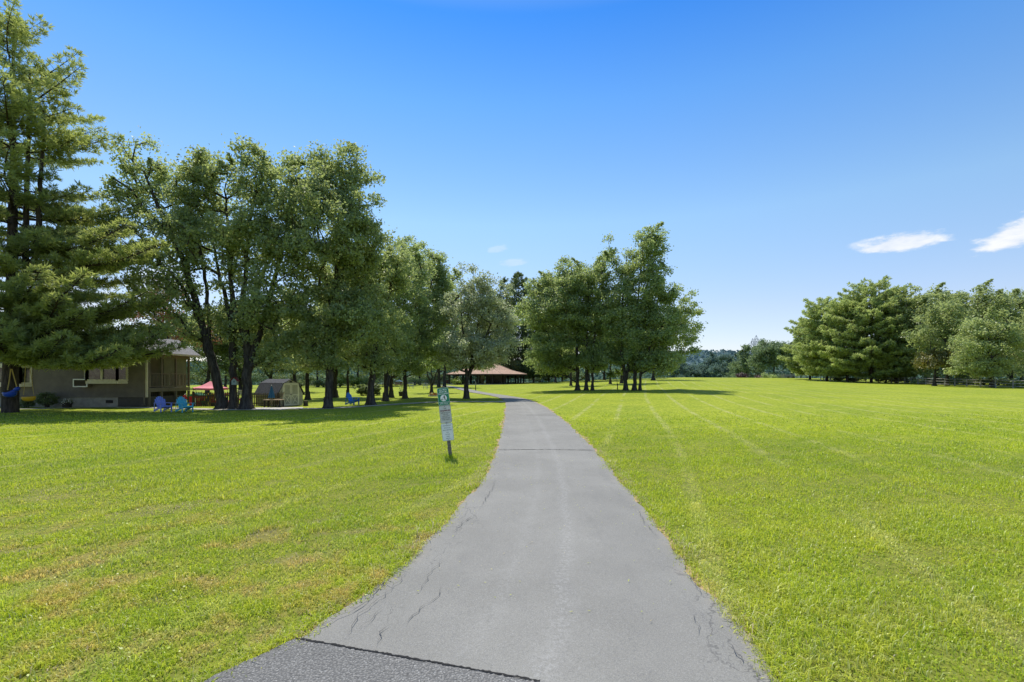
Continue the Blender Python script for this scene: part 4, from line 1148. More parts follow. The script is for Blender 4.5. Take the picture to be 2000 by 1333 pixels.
def play_things():
    y = 37.6; g = 'play things behind the picket fence'
    def base(px): return ((px - CX) / F * y, y, 0)
    e = empty('playhouse', base(386), 'red and green toy playhouse behind the left end of the picket fence', 'playhouse', g)
    m = MB(); m.box((0, 0, .38), (.85, .7, .76)); m.build('wall', M_RED, e, bevel=.02)
    m = MB(); m.poly([(-.52, -.42, .76), (.52, -.42, .76), (0, -.42, 1.02)], .84); m.build('roof', M_GRN, e)
    m = MB(); m.poly([(-.15, -.355, .05), (.15, -.355, .05), (.15, -.355, .62), (-.15, -.355, .62)], .01); m.build('door', M_WHITE, e)
    m = MB(); m.poly([(.2, -.355, .4), (.38, -.355, .4), (.38, -.355, .62), (.2, -.355, .62)], .01); m.build('window', M_YEL, e)
    e = empty('toy_slide', base(405), 'blue and yellow toddler slide behind the picket fence', 'slide', g, R(-20))
    m = MB(); m.add([(-.5, -.2, .06), (-.5, .2, .06), (0, .2, .4), (0, -.2, .4), (.4, .2, .85), (.4, -.2, .85)], [(0, 1, 2, 3), (3, 2, 4, 5)]); m.build('chute', M_SWBLUE, e)
    m = MB()
    for s in (-.22, .22): m.bar((-.5, s, .12), (0, s, .48), .04, .14); m.bar((0, s, .48), (.4, s, .93), .04, .14)
    m.build('side_rail', M_YEL, e)
    for s in (-.2, .2):
        m = MB(); m.bar((.42, s, .9), (.62, s, 0), .06, .08); m.build('leg', M_YEL, e)
    for z in (.25, .5, .75): m = MB(); m.bar((.6 - z * .22, -.2, z), (.6 - z * .22, .2, z), .05, .05); m.build('rung', M_RED, e)
    def car(px, m1, m2, label, rz):
        e = empty('toy_car', base(px), label, 'toy car', g, rz)
        m = MB(); m.poly([(-.45, -.25, .14), (.45, -.25, .14), (.47, -.25, .36), (.2, -.25, .44), (-.45, -.25, .42)], .5); m.build('body', m1, e, bevel=.03)
        m = MB(); m.poly([(-.38, -.24, .86), (.1, -.24, .86), (.08, -.24, .93), (-.34, -.24, .93)], .48); 
        for x in (-.36, .08):
            for s in (-.22, .22): m.bar((x, s, .42), (x * .95, s, .88), .04, .04)
        m.build('roof', m2, e)
        for x in (-.28, .28):
            for s in (-.27, .27):
                w = MB(); w.lathe((0, 0, 0), [(.13, -.03), (.13, .03)], 12); o = w.build('wheel', M_DARK, e); o.location = (x, s, .13); o.rotation_euler = (R(90), 0, 0)
    car(424, M_RED, M_YEL, 'red toy ride on car with yellow roof behind the picket fence', R(25))
    car(444, M_RED, M_RED, 'all red toy ride on car right of the leaning trunk', R(-30))
    e = empty('plastic_chair', base(413.5), 'small white plastic chair among the play things', 'chair', g, R(30))
    m = MB(); m.box((0, 0, .32), (.36, .36, .03)); m.build('seat', M_WHITE, e, bevel=.01)
    m = MB(); m.box((0, .17, .55), (.36, .03, .42)); m.build('backrest', M_WHITE, e, bevel=.01)
    for sx in (-.15, .15):
        for sy in (-.15, .15): m = MB(); m.box((sx, sy, .153), (.03, .03, .306)); m.build('leg', M_WHITE, e)
    e = empty('toy_bin', base(397), 'green tub of bright balls behind the picket fence', 'toy bin', g)
    m = MB(); m.lathe((0, 0, 0), [(.22, 0), (.30, .38), (.32, .40), (.28, .38)], 14); m.build('tub', M_GRN, e)
    for i, mm in enumerate((M_RED, M_YEL, M_SWBLUE, M_WHITE, M_RED)):
        a = i * 1.257; m = MB(); m.lathe((.13 * math.cos(a), .13 * math.sin(a), .42), [(.01, -.1), (.07, -.07), (.1, 0), (.07, .07), (.01, .1)], 10); m.build('ball', mm, e, smooth=True)
    e = empty('water_table', base(470), 'yellow and red toy table between the two dark trunks', 'toy table', g)
    m = MB(); m.box((0, 0, .48), (.7, .45, .1)); m.build('tray', M_RED, e, bevel=.02)
    for sx in (-.28, .28):
        for sy in (-.16, .16): m = MB(); m.lathe((sx, sy, 0), [(.05, 0), (.045, .43)], 8); m.build('leg', M_YEL, e)
    e = empty('lattice_panel', base(468), 'white lattice panel seen between the two dark trunks', 'fence panel')
    e.location.y = 39.5; e.location.x *= 39.5 / y
    m = MB(); 
    for i in range(8): m.box((-.35 + i * .1, 0, .8), (.03, .02, .7))
    m.box((0, .01, 1.15), (.78, .03, .05)); m.box((0, .01, .5), (.78, .03, .05)); m.build('slats', M_WHITE, e)
    for s in (-.4, .4): m = MB(); m.box((s, .01, .6), (.05, .05, 1.2)); m.build('post', M_WHITE, e)
play_things()

def birdhouse():
    c = P(457, 752, 33.35); e = empty('birdhouse', c, 'small pale birdhouse with red roof fixed to a dark maple trunk', 'birdhouse')
    m = MB(); m.poly([(-.17, 0, 0), (.17, 0, 0), (.17, 0, .30), (0, 0, .46), (-.17, 0, .30)], .22); m.build('box', mat('pale_teal_paint', (.33, .42, .38), .6, .1, 6, .1), e)
    m = MB(); m.bar((-.27, -.0, .25), (.0, -.0, .51), .34, .03, (0, 0, 1)); m.bar((.27, -.0, .25), (.0, -.0, .51), .34, .03, (0, 0, 1)); o = m.build('roof', mat('dull_red_paint', (.22, .03, .025), .7, .15, 6, .2), e); o.location = (0, .1, 0)
    m = MB(); m.poly([(.045 * math.cos(R(a)), -.003, .2 + .045 * math.sin(R(a))) for a in range(0, 360, 30)], .004); m.build('entry_hole', M_DARK, e)
birdhouse()

def shed():
    c = G(560, 796); th = R(54); W, L = 1.95, 3.3
    e = empty('garden_shed', (0, 0, 0), 'cream gambrel roofed garden shed with crossed double doors', 'shed')
    # local: front at y=0 facing -y, x across, +y back
    M_ = Matrix.Rotation(th, 4, 'Z'); f = Vector((0, 0, 0))
    cc = P(568, 795, 37.0); e.location = (cc.x, cc.y, 0); e.rotation_euler = (0, 0, th)
    prof = [(-W / 2, 0.05), (W / 2, 0.05), (W / 2 - .0, .95), (W * .30, 1.72), (0, 2.02), (-W * .30, 1.72), (-W / 2, .95)]
    m = MB(); m.poly([(x, 0, z) for x, z in prof], L); m.build('wall', M_SHEDW, e)
    def rf(p, q, ov=.1):
        mm = []
        a = Vector((p[0], 0, p[1])); b = Vector((q[0], 0, q[1])); n = Vector((b.z - a.z, 0, -(b.x - a.x))); 
        if n.z < 0: n = -n
        n.normalize(); a += n * .02; b += n * .02
        m_ = MB(); m_.poly([(a.x, -ov, a.z), (b.x, -ov, b.z), (b.x, L + ov, b.z), (a.x, L + ov, a.z)], .04, -n); return m_
    for p, q in (((-W / 2 - .10, .82), (-W * .30, 1.72)), ((-W * .30, 1.72), (0, 2.02)), ((0, 2.02), (W * .30, 1.72)), ((W * .30, 1.72), (W / 2 + .10, .82))): rf(p, q).build('roof', M_SHINGLE2, e)
    tr = MB(); w = .07
    for s in (-1, 1):
        tr.box((s * .62, -.015, .90), (w, .03, 1.62))
    tr.box((0, -.015, 1.74), (1.31, .03, w)); tr.box((0, -.015, .09), (1.31, .03, w)); tr.build('door_frame', M_SHEDT, e)
    for s in (-1, 1):
        d = MB(); d.box((s * .30, -.012, .90), (.56, .024, 1.58)); do = d.build('door', M_SHEDW, e)
        t = MB(); cx = s * .30; y = -.036
        for dx in (-.25, .25): t.box((cx + dx, y, .90), (.06, .02, 1.56))
        for z in (.15, .86, 1.65): t.box((cx, y - .001, z), (.44, .02, .06))
        t.bar((cx - .23, y - .003, .19), (cx + .23, y - .003, .82), .02, .05, (0, -1, 0)) if False else None
        for sg in (-1, 1): t.add([(cx - sg * .21, y - .012, .19), (cx - sg * .21 + .06, y - .012, .19), (cx + sg * .21, y - .012, .82), (cx + sg * .21 - .06, y - .012, .82)], [(0, 1, 2, 3)])
        t.build('cross_brace', M_SHEDT, do)
        k = MB(); k.lathe((s * .05, -.06, .90), [(.015, -.04), (.02, 0), (.015, .04)], 8); k.build('handle', M_DARK, do)
    v = MB(); v.box((0, -.012, 1.86), (.22, .024, .12)); v.build('vent', M_DARK, e)
shed()
m = MB(); pa = [G(492, 801), G(548, 801), G(592, 798), G(592, 796.3), G(560, 796.5), G(492, 797.5)]
m.poly([(p.x, p.y, zoff(p.x, p.y, .02)) for p in pa], .03, (0, 0, 1)); o = m.build('concrete_pad', M_CONC); o['kind'] = 'structure'

def picnic_table(name, loc, rz, label, group, m_=None, k=1.0):
    m_ = m_ or M_WOODBRN
    e = empty(name, loc, label, 'table', group, rz)
    m = MB()
    for i in range(5): m.box((0, -.3 + .15 * i, .74), (1.8 * k, .14, .04))
    m.build('table_top', m_, e)
    for s in (-1, 1):
        m = MB(); m.box((0, s * .68, .44), (1.8 * k, .25, .04)); m.build('bench', m_, e)
    for s in (-1, 1):
        m = MB(); x = s * .65 * k; m.bar((x, -.25, .72), (x, -.6, 0), .05, .1); m.bar((x, .25, .72), (x, .6, 0), .05, .1); m.bar((x, -.78, .40), (x, .78, .40), .05, .1); m.build('leg', m_, e)
    return e
def patio():
    y = 35.4; c = P(535, 797, y); 
    e = empty('patio_table', (c.x, c.y, 0), 'long wooden patio table in front of the picket fence beside the shed', 'table')
    m = MB(); m.box((0, 0, .56), (1.30, .70, .05)); m.build('table_top', M_WOODTAN, e, bevel=.01)
    for sx in (-.55, .55):
        for sy in (-.28, .28): m = MB(); m.box((sx, sy, .267), (.07, .07, .533)); m.build('leg', M_DARK, e)
    e = empty('patio_umbrella', (c.x - .18, c.y + .02, .585), 'folded blue umbrella standing up from the patio table', 'umbrella')
    m = MB(); m.tube([(0, 0, -.57), (0, 0, 1.02)], .018, 8); m.build('pole', M_WOODTAN, e)
    m = MB(); n = 16; pr = [(.20, .12), (.16, .30), (.105, .60), (.05, .88), (.012, 1.0)]; b = []
    vs = [(r * (1 + .28 * (-1) ** k) * math.cos(2 * math.pi * k / n), r * (1 + .28 * (-1) ** k) * math.sin(2 * math.pi * k / n), z) for r, z in pr for k in range(n)]
    m.add(vs, [(i * n + k, i * n + (k + 1) % n, (i + 1) * n + (k + 1) % n, (i + 1) * n + k) for i in range(4) for k in range(n)]); m.build('canopy', M_UMB, e)
    m = MB(); m.lathe((0, 0, 1.0), [(.02, 0), (.03, .03), (.01, .06)], 8); m.build('finial', M_WHITE, e)
    c = P(542, 797, 35.9); e = empty('patio_chair', (c.x, c.y + .1, 0), 'pale wooden folding chair behind the patio table', 'chair', rz=R(-35))
    m = MB(); m.box((0, 0, .62), (.42, .38, .03)); m.build('seat', M_WOODTAN, e)
    m = MB(); 
    for i in range(4): m.box((0, .24 + .03 * i, .76 + .09 * i), (.42, .02, .06))
    m.build('backrest', M_WOODTAN, e)
    for s in (-.2, .2):
        m = MB(); m.bar((s, -.2, 0), (s, .36, 1.12), .03, .04); m.build('leg', M_WOODTAN, e)
        m = MB(); m.bar((s * .9, .25, 0), (s * .9, -.18, .63), .03, .04); m.build('leg', M_WOODTAN, e)
patio()

def stump():
    e = empty('tree_stump', G(597, 793.5), 'dark cut tree stump on the lawn right of the shed', 'stump')
    m = MB(); n = 14; r = random.Random(2); vs = []
    for z, s in ((-.05, 1.35), (.08, 1.1), (.3, .97), (.40, .95)):
        vs += [(.165 * s * (1 + .06 * math.sin(3 * k)) * math.cos(2 * math.pi * k / n), .165 * s * (1 + .06 * math.sin(3 * k)) * math.sin(2 * math.pi * k / n), z) for k in range(n)]
    m.add(vs, [(i * n + k, i * n + (k + 1) % n, (i + 1) * n + (k + 1) % n, (i + 1) * n + k) for i in range(3) for k in range(n)]); m.build('bark', BARK, e)
    m = MB(); m.poly([vs[3 * n + k][:2] + (.402,) for k in range(n)]); m.build('cut_face', M_WOODTAN, e)
stump()

# tree swings under the pine
def swings():
    yb = 29.0
    def mk(px, pyb, lab, m_, m2, wpx, top, ropes, nose):
        c = P(px, pyb, yb); k = yb / F; e = empty('swing', c, lab, 'swing', 'toddler swings hanging from the pine'); w = wpx * k
        m = MB(); n = 16; vs = []; prof = [(.25, 0), (.44, .10), (.5, .30), (.47, .36), (.40, .34), (.34, .16)]
        for r, z in prof:
            for i in range(n):
                a = 2 * math.pi * i / n; lift = max(0, math.cos(a)) ** 2 * nose * (z / .36)
                vs.append((r * w * math.cos(a), r * w * .62 * math.sin(a), z * w * .95 + lift))
        m.add(vs, [(i * n + j, i * n + (j + 1) % n, (i + 1) * n + (j + 1) % n, (i + 1) * n + j) for i in range(len(prof) - 1) for j in range(n)] + [tuple(range(n))]); m.build('seat', m_, e, smooth=True)
        m = MB(); m.lathe((-.05, 0, w * .2), [(.3 * w, 0), (.31 * w, .05)], 12, 1, .55); m.build('liner', m2, e)
        if nose > .15:
            m = MB(); m.lathe((0, 0, 0), [(.02, -.2), (.10, -.14), (.13, 0), (.10, .14), (.02, .2)], 10); o = m.build('nose', m_, e, smooth=True); o.location = (w * .52, 0, w * .34 + nose * .8); o.rotation_euler = (0, R(62), 0)
        for a, t in ropes:
            p = P(a[0], a[1], yb) - c; q = P(t[0], t[1], yb) - c; m = MB(); m.tube([p, (p + q) * .5 + Vector((0, .01, -.02)), q], .028 if nose > .15 else .014, 6); m.build('rope', M_ROPE, e)
        return e
    mk(19, 776, 'blue toddler swing hanging from yellow ropes by the pine trunk', M_SWBLUE, M_WHITE, 27, 720, [((15, 762), (21, 721)), ((33, 757), (23, 721))], .24)
    mk(56, 784, 'yellow toddler swing seat right of the pine trunk', M_YEL, M_PURP, 26, 720, [((46, 772), (50, 716)), ((66, 772), (58, 716))], .04)
swings()

shrub('shrub', (P(92, 798, 35.2).x, 35.2, 0), .95, .6, .72, 'dark rounded shrub against the house wall left of the air conditioner', L_SHRUB, seed=3)
shrub('shrub', (P(52, 798, 35.0).x, 35.0, 0), .6, .5, .38, 'low dark shrub at the foot of the house wall under the yellow swing', L_SHRUB, seed=13)
def planter():
    e = empty('flower_planter', (P(131, 796, 34.9).x, 34.9, 0), 'dark round planter of white flowers by the house wall', 'planter')
    m = MB(); m.lathe((0, 0, 0), [(.24, 0), (.32, .36), (.34, .38), (.29, .37)], 14); m.build('pot', M_DARK, e)
    rng = np.random.default_rng(4); n = 260; d = rng.normal(size=(n, 3)); d /= np.linalg.norm(d, axis=1, keepdims=True); c = np.array([0, 0, .42]) + d * np.array([.40, .36, .20]) * rng.random((n, 1)) ** .4; c[:, 2] = np.maximum(c[:, 2], .36)
    V, Q = leaf_quads(c, d, rng.uniform(.06, .11, n), rng); mobj('leaves', np_mesh('leaves', V, Q, None, L_SHRUB, {'tint': np.repeat(rng.random(n) * .8, 4)}), e)
    n = 60; d = rng.normal(size=(n, 3)) + np.array([0, -.4, .8]); d /= np.linalg.norm(d, axis=1, keepdims=True); V, Q = leaf_quads(np.array([0, 0, .42]) + d * np.array([.42, .38, .26]), d, rng.uniform(.05, .09, n), rng, .9)
    mobj('flowers', np_mesh('flowers', V, Q, None, mat('white_petals', (.7, .68, .66), .7, .05, 10, 0)), e)
planter()

# ------------------------------------------------------------------ pavilion
def pavilion():
    c0 = G(951, 751); y = c0.y + 6; c = Vector(((951 - CX) / F * y, y, tz(c0.x, c0.y) + .05)); k = y / F
    rad = 84 * k
    e = empty('park_pavilion', c, 'open park pavilion with terracotta roof at the end of the path', 'pavilion')
    n = 8; ze = EH - (731.5 - HY) * k - c.z; za = EH - (703 - HY) * k - c.z
    def ring(r, z, off=22.5): return [(r * math.cos(R(off + 45 * i)), r * math.sin(R(off + 45 * i)), z) for i in range(n)]
    m = MB(); rs_ = [ring(rad * 1.0, ze), ring(rad * .62, ze + (za - ze) * .27), ring(rad * .22, ze + (za - ze) * .74), ring(.15, za)]
    vs = [v for r_ in rs_ for v in r_]
    m.add(vs, [(i * n + j, i * n + (j + 1) % n, (i + 1) * n + (j + 1) % n, (i + 1) * n + j) for i in range(3) for j in range(n)]); m.build('roof', M_PAVROOF, e)
    m = MB()
    for j in range(n):
        for i in range(3): m.bar(Vector(rs_[i][j]) + Vector((0, 0, .02)), Vector(rs_[i + 1][j]) + Vector((0, 0, .02)), .28, .07)
    m.build('hip_cap', mat('pale_hip_tiles', (.46, .33, .24), .85, .15, 4, .3), e)
    a = ring(rad * .995, ze - .02); b = ring(rad * .995, ze - .34)
    m = MB(); m.add(a + b, [(j, (j + 1) % n, n + (j + 1) % n, n + j) for j in range(n)]); m.build('fascia', M_DARK, e)
    m = MB(); m.add(ring(rad * .99, ze - .06), [tuple(range(n))]); m.build('ceiling', M_DARK, e)
    m = MB(); m.poly(ring(rad * .96, .02), .25, (0, 0, 1)); m.build('floor_slab', M_CONC, e)
    for i in range(16):
        ang = R(22.5 * i + 11); r = rad * (.87 if i % 2 == 0 else .80); m = MB(); m.box((r * math.cos(ang), r * math.sin(ang), (ze - .3) / 2), (.34, .34, ze - .3), rz=ang); m.build('post', M_DARK, e)
    for ang in (70, 160, 250, 340):
        m = MB(); r = rad * .4; m.box((r * math.cos(R(ang)), r * math.sin(R(ang)), (ze - .1) / 2), (.34, .34, ze - .1)); m.build('post', M_DARK, e)
    m = MB()
    for i in range(7): m.box((rad * (-.02 + .068 * i), rad * .52, 1.25), (rad * .066, .12, 2.3))
    m.build('back_wall', M_GREY, e)
    m = MB(); m.box((rad * -.16, rad * .5, 1.3), (rad * .13, .12, 2.4)); o = m.build('door', M_SHEDT, e)
    for i, (a, b) in enumerate(((-.55, -.1), (-.2, -.35), (.25, -.3), (.55, .05))):
        picnic_table('picnic_table', c + Vector((a * rad, b * rad, .02)), R(20 * i), ['picnic table under the pavilion roof, nearest its left edge', 'picnic table under the pavilion roof, front left of the middle', 'picnic table under the pavilion roof, front right of the middle', 'picnic table under the pavilion roof, nearest its right edge'][i], 'picnic tables in the pavilion', M_DARK)
pavilion()

def box_thing(name, cat, label, loc, parts):
    e = empty(name, loc, label, cat)
    for nm, m_, boxes in parts:
        m = MB()
        for c_, d_ in boxes: m.box(c_, d_)
        m.build(nm, m_, e)
    return e
q = G(929, 763.5); hp = 18.5 * q.y / F
box_thing('marker_post', 'post', 'thin grey marker post standing beside the far bend of the path', q, [('post', M_DARK, [((0, 0, hp * .28), (.12, .12, hp * .56))]), ('cap', M_GREY, [((0, 0, hp * .78), (.09, .09, hp * .44))])])
q = P(880, 749.5, 150); q.z = tz(q.x, q.y); kk = 150 / F
box_thing('brown_outbuilding', 'shed', 'long low reddish brown outbuilding left of the pavilion', q, [('wall', M_BRICK, [((0, 0, 6 * kk / 2), (20 * kk, 2.5, 6 * kk))]), ('roof', M_GREY, [((0, 0, 6 * kk + .08), (22 * kk, 3, .16))])])
# far play structure, white gable and exercise bars
q = P(779, 753.5, 112); q.z = tz(q.x, q.y); kk = 112 / F
e = empty('play_tower', q, 'orange wooden play tower with pale roof beyond the trees', 'play tower')
for sx in (-5, 5):
    for sy in (-1, 1): m = MB(); m.box((sx * kk, sy * .7, 4.5 * kk), (.12, .12, 9 * kk)); m.build('post', mat('orange_wood', (.36, .13, .05), .8, .15, 4, .3), e)
m = MB(); m.box((0, 0, 4.5 * kk), (10 * kk, 1.6, .15)); m.box((0, -.7, 6 * kk), (10 * kk, .08, .1)); m.build('deck', mat('orange_wood', (.36, .13, .05)), e)
m = MB(); m.poly([(-6.5 * kk, -.9, 9 * kk), (6.5 * kk, -.9, 9 * kk), (0, -.9, 12 * kk)], 1.8); m.build('roof', M_WHITE, e)
q = P(782, 750, 175); q.z = tz(q.x, q.y); kk = 175 / F
e = empty('far_house', q, 'pale gabled house far behind the play tower', 'house')
m = MB(); m.box((0, 2, 4.2 * kk), (26 * kk, 5, 8.4 * kk)); m.build('wall', M_WHITE, e)
m = MB(); m.poly([(-15 * kk, -.9, 8.4 * kk), (15 * kk, -.9, 8.4 * kk), (2 * kk, -.9, 17 * kk)], 6); m.build('roof', mat('pale_roof', (.45, .44, .45), .8, .1, 2, .2), e)
for i, (pxx, pyy, dd, lb) in enumerate(((804, 759.5, 0, 'grey metal exercise bars on the far lawn, the left set'), (831, 760, 0, 'grey metal exercise bars on the far lawn, the set nearer the sign'))):
    q = G(pxx, pyy); kk = q.y / F; e = empty('exercise_bars', q, lb, 'exercise bars', 'exercise bars on the far lawn')
    for sx in (-4, 0, 4): m = MB(); m.tube([(sx * kk, (.6 if sx == 0 else 0), 0), (sx * kk, (.6 if sx == 0 else 0), 11 * kk)], .045, 6); m.build('post', M_STEEL, e)
    m = MB(); m.tube([(-4 * kk, 0, 10.6 * kk), (0, .6, 10.9 * kk), (4 * kk, 0, 10.6 * kk)], .04, 6); m.tube([(-4 * kk, 0, 5.6 * kk), (4 * kk, 0, 5.6 * kk)], .04, 6); m.build('bar', M_STEEL, e)
q = G(784, 774); e = empty('garden_pot', q, 'dark pot with a leafy sprig beside a slim trunk', 'plant pot')
m = MB(); m.lathe((0, 0, 0), [(.26, 0), (.34, .46), (.36, .50), (.30, .48)], 12); m.build('pot', M_DARK, e)
rng = np.random.default_rng(8); n = 60; c_ = np.stack([rng.normal(0, .13, n), rng.normal(0, .13, n), rng.uniform(.5, 1.15, n)], 1); V, Q = leaf_quads(c_, rng.normal(size=(n, 3)), np.full(n, .15), rng)
mobj('plant', np_mesh('plant', V, Q, None, L_OAK, {'tint': np.repeat(rng.random(n) * .8, 4)}), e)
def flowerbed():
    q = G(847, 774.5); e = empty('flower_bed', q, 'small ring of orange and red flowers round a bare bed near the sign', 'flower bed')
    kk = q.y / F; rng = np.random.default_rng(9)
    m = MB(); 
    for i in range(16):
        a = 2 * math.pi * i / 16; m.box((9 * kk * math.cos(a), .55 * math.sin(a), .06), (.3, .16, .14), rz=a + 1.57)
    m.build('edging', M_CONC, e)
    n = 160; a = rng.uniform(0, 6.28, n); r = rng.random(n) ** .5; c_ = np.stack([8 * kk * r * np.cos(a), .5 * r * np.sin(a), rng.uniform(.08, .34, n)], 1); V, Q = leaf_quads(c_, rng.normal(size=(n, 3)) + np.array([0, -.5, .6]), np.full(n, .13), rng, .9)
    mobj('flowers', np_mesh('flowers', V[:320], Q[:80], None, mat('orange_petals', (.5, .14, .04), .7, .2, 6, 0)), e)
    mobj('leaves', np_mesh('leaves', V[320:], Q[:80], None, L_LIME, {'tint': np.repeat(rng.random(80) * .8, 4)}), e)
flowerbed()

# ------------------------------------------------------------------ split rail fences
def rail_fence(pts, label, n_rail=3, h=1.15, spacing=2.6, m_=None, seed=3):
    m_ = m_ or M_WOODGREY; r = random.Random(seed)
    A = np.array([(p[0], p[1]) for p in pts], float); L = np.concatenate([[0], np.cumsum(np.linalg.norm(np.diff(A, axis=0), axis=1))]); n = max(2, int(L[-1] / spacing)); n = min(n, 33)
    s = np.linspace(0, L[-1], n + 1); X = np.interp(s, L, A[:, 0]); Y = np.interp(s, L, A[:, 1])
    e = empty('split_rail_fence', (X[0], Y[0], tz(X[0], Y[0])), label, 'fence', 'split rail fences')
    B = [Vector((X[i] - X[0], Y[i] - Y[0], tz(X[i], Y[i]) - tz(X[0], Y[0]))) for i in range(n + 1)]
    for i, b in enumerate(B):
        m = MB(); m.box(b + Vector((0, 0, h / 2 - .1)), (.14, .13, h + .2), rz=r.uniform(-.3, .3), rx=r.uniform(-.05, .05)); m.build('post', m_, e)
    for i in range(n):
        for k in range(n_rail):
            z = .28 + k * (h - .38) / (n_rail - 1); m = MB(); a = B[i] + Vector((0, -.06 if i % 2 else .06, z + r.uniform(-.05, .05))); c = B[i + 1] + Vector((0, -.06 if i % 2 else .06, z + r.uniform(-.06, .06)))
            mid_ = (a + c) / 2 + Vector((0, 0, r.uniform(-.05, .02))); m.tube([a, mid_, c], [.055, .065, .05], 6); m.build('rail', m_, e)
    return e
FB = [G(1608, 743), G(1680, 746.5), G(1745, 748.5), G(1800, 751.5), G(1875, 755), G(1940, 757.5), G(2010, 760), G(2090, 763)]
rail_fence(FB, 'weathered split rail fence along the right edge of the field', 3, 1.3, 2.6, mat('silvery_weathered_rails', (.30, .28, .255), .85, .25, 3, .5))
def ft(px, y): x = (px - CX) / F * y; return (x, y)
rail_fence([ft(560, 118), ft(640, 118), ft(720, 116), ft(800, 120), ft(905, 128)], 'split rail fence along the far side of the left lawn', 3, 1.2, 2.6, M_WOODGREY, 5)
rail_fence([ft(905, 133), ft(1000, 136), ft(1060, 138)], 'split rail fence behind the pavilion', 3, 1.2, 2.6, M_WOODBRN, 6)

# far right yard bits behind the crest of the field
q = P(1541, 734, 150); q.z = tz(q.x, q.y) - .3; kk = 150 / F
e = empty('utility_trailer', q, 'low grey flat sided trailer parked beyond the crest of the field', 'trailer')
m = MB(); m.poly([(-12 * kk, -1, 3.0 * kk), (11 * kk, -1, 3.0 * kk), (12 * kk, -1, 9.0 * kk), (-14 * kk, -1, 9.2 * kk)], 2.0); m.build('body', mat('blue_grey_paint', (.22, .22, .25), .6, .1, 3, .1), e)
for sx in (-5, 5):
    w = MB(); w.lathe((0, 0, 0), [(.35, -.1), (.35, .1)], 14); o = w.build('wheel', M_DARK, e); o.location = (sx * kk, -1.1, .45); o.rotation_euler = (R(90), 0, 0)
q = P(1557, 735, 149); q.z = tz(q.x, q.y) - .3
box_thing('garden_arbor', 'arbor', 'white garden arbor frame right of the grey trailer', q, [('post', M_WHITE, [((-4 * kk, 0, 6 * kk), (.16, .16, 12 * kk))]), ('post', M_WHITE, [((4 * kk, 0, 6 * kk), (.16, .16, 12 * kk))]), ('beam', M_WHITE, [((0, 0, 12 * kk), (12 * kk, .5, .16))])])
for i, pxx in enumerate((1603, 1612, 1621)):
    q = P(pxx, 738, 118); q.z = tz(q.x, q.y) ; kk = 118 / F
    box_thing('white_post', 'post', 'short white post in the shade under the first pine, %s of three' % ('leftmost', 'middle', 'rightmost')[i], q, [('shaft', M_WHITE, [((0, 0, 5.5 * kk), (.16, .16, 11 * kk))]), ('cap', M_WHITE, [((0, 0, 11.1 * kk), (.24, .24, .12))])])['group'] = 'white posts under the pines'

# ------------------------------------------------------------------ trees: left group
GL = 'maples on the lawn left of the path'
dtree('maple_tree', 434, 799, [(266, 338, 70, 76), (345, 395, 66, 82), (330, 460, 80, 75), (290, 540, 62, 50), (345, 600, 75, 70), (238, 400, 45, 60), (385, 650, 45, 35)], 'leaning maple whose trunk tilts left, between the pop up canopy and the birdhouse trunk', L_MAPLE,
      [[(434, 799), (424, 745), (410, 692), (388, 610), (355, 500), (312, 410), (280, 335)], [(411, 695), (399, 560), (372, 440), (350, 380)], [(400, 650), (360, 560), (330, 520)]], 20, GL, leaf=.20, rc=.62, per=52, dens=.36, seed=1)
dtree('maple_tree', 456, 799, [(440, 362, 75, 75), (392, 372, 48, 68), (412, 500, 80, 80), (445, 620, 65, 55), (395, 400, 50, 70)], 'straight dark maple carrying the small birdhouse', L_MAPLE,
      [[(456, 799), (455, 700), (452, 560), (444, 440), (440, 360)], [(455, 640), (425, 540), (400, 430)]], 16, GL, leaf=.20, rc=.62, per=55, dens=.38, seed=2)
dtree('maple_tree', 481, 800, [(505, 348, 50, 78), (550, 370, 40, 66), (500, 470, 90, 85), (560, 450, 60, 95), (545, 590, 90, 75), (478, 640, 70, 55), (590, 660, 60, 45), (545, 700, 60, 32), (470, 700, 45, 28)], 'thick double stemmed maple right of the birdhouse trunk', L_MAPLE,
      [[(481, 800), (483, 710), (476, 570), (488, 430), (503, 335)], [(484, 730), (515, 610), (545, 480), (560, 380)], [(482, 690), (455, 560), (460, 460)]], 21, GL, leaf=.20, rc=.62, per=60, dens=.42, seed=3)
dtree('maple_tree', 641, 798, [(686, 338, 52, 78), (612, 356, 58, 84), (640, 450, 105, 105), (712, 462, 55, 100), (650, 590, 105, 90), (625, 672, 62, 45), (705, 620, 70, 75), (650, 706, 52, 26), (590, 712, 36, 22)], 'tallest maple of the left group, thick trunk in open lawn right of the shed', L_MAPLE,
      [[(641, 798), (644, 740), (650, 640), (660, 500), (676, 380), (684, 325)], [(652, 620), (625, 500), (608, 390)], [(655, 560), (700, 480), (715, 420)]], 17, GL, leaf=.20, rc=.62, per=64, dens=.45, seed=4)
dtree('maple_tree', 653, 777, [(668, 560, 70, 95), (655, 680, 55, 45)], 'maple close behind the thick trunk, its stem just to the right', L_MAPLE, None, 13, GL, per=55, seed=5)
dtree('maple_tree', 601, 781, [(592, 640, 58, 62), (560, 690, 42, 35), (612, 705, 32, 28)], 'small dark maple directly right of the shed', L_MAPLE, [[(601, 781), (600, 730), (596, 650), (590, 600)]], 9, GL, per=55, seed=6)
dtree('maple_tree', 679, 776, [(690, 560, 48, 90), (682, 675, 42, 42)], 'slim straight maple behind the deep blue chair', L_OAK, None, 6, GL, per=50, seed=7)
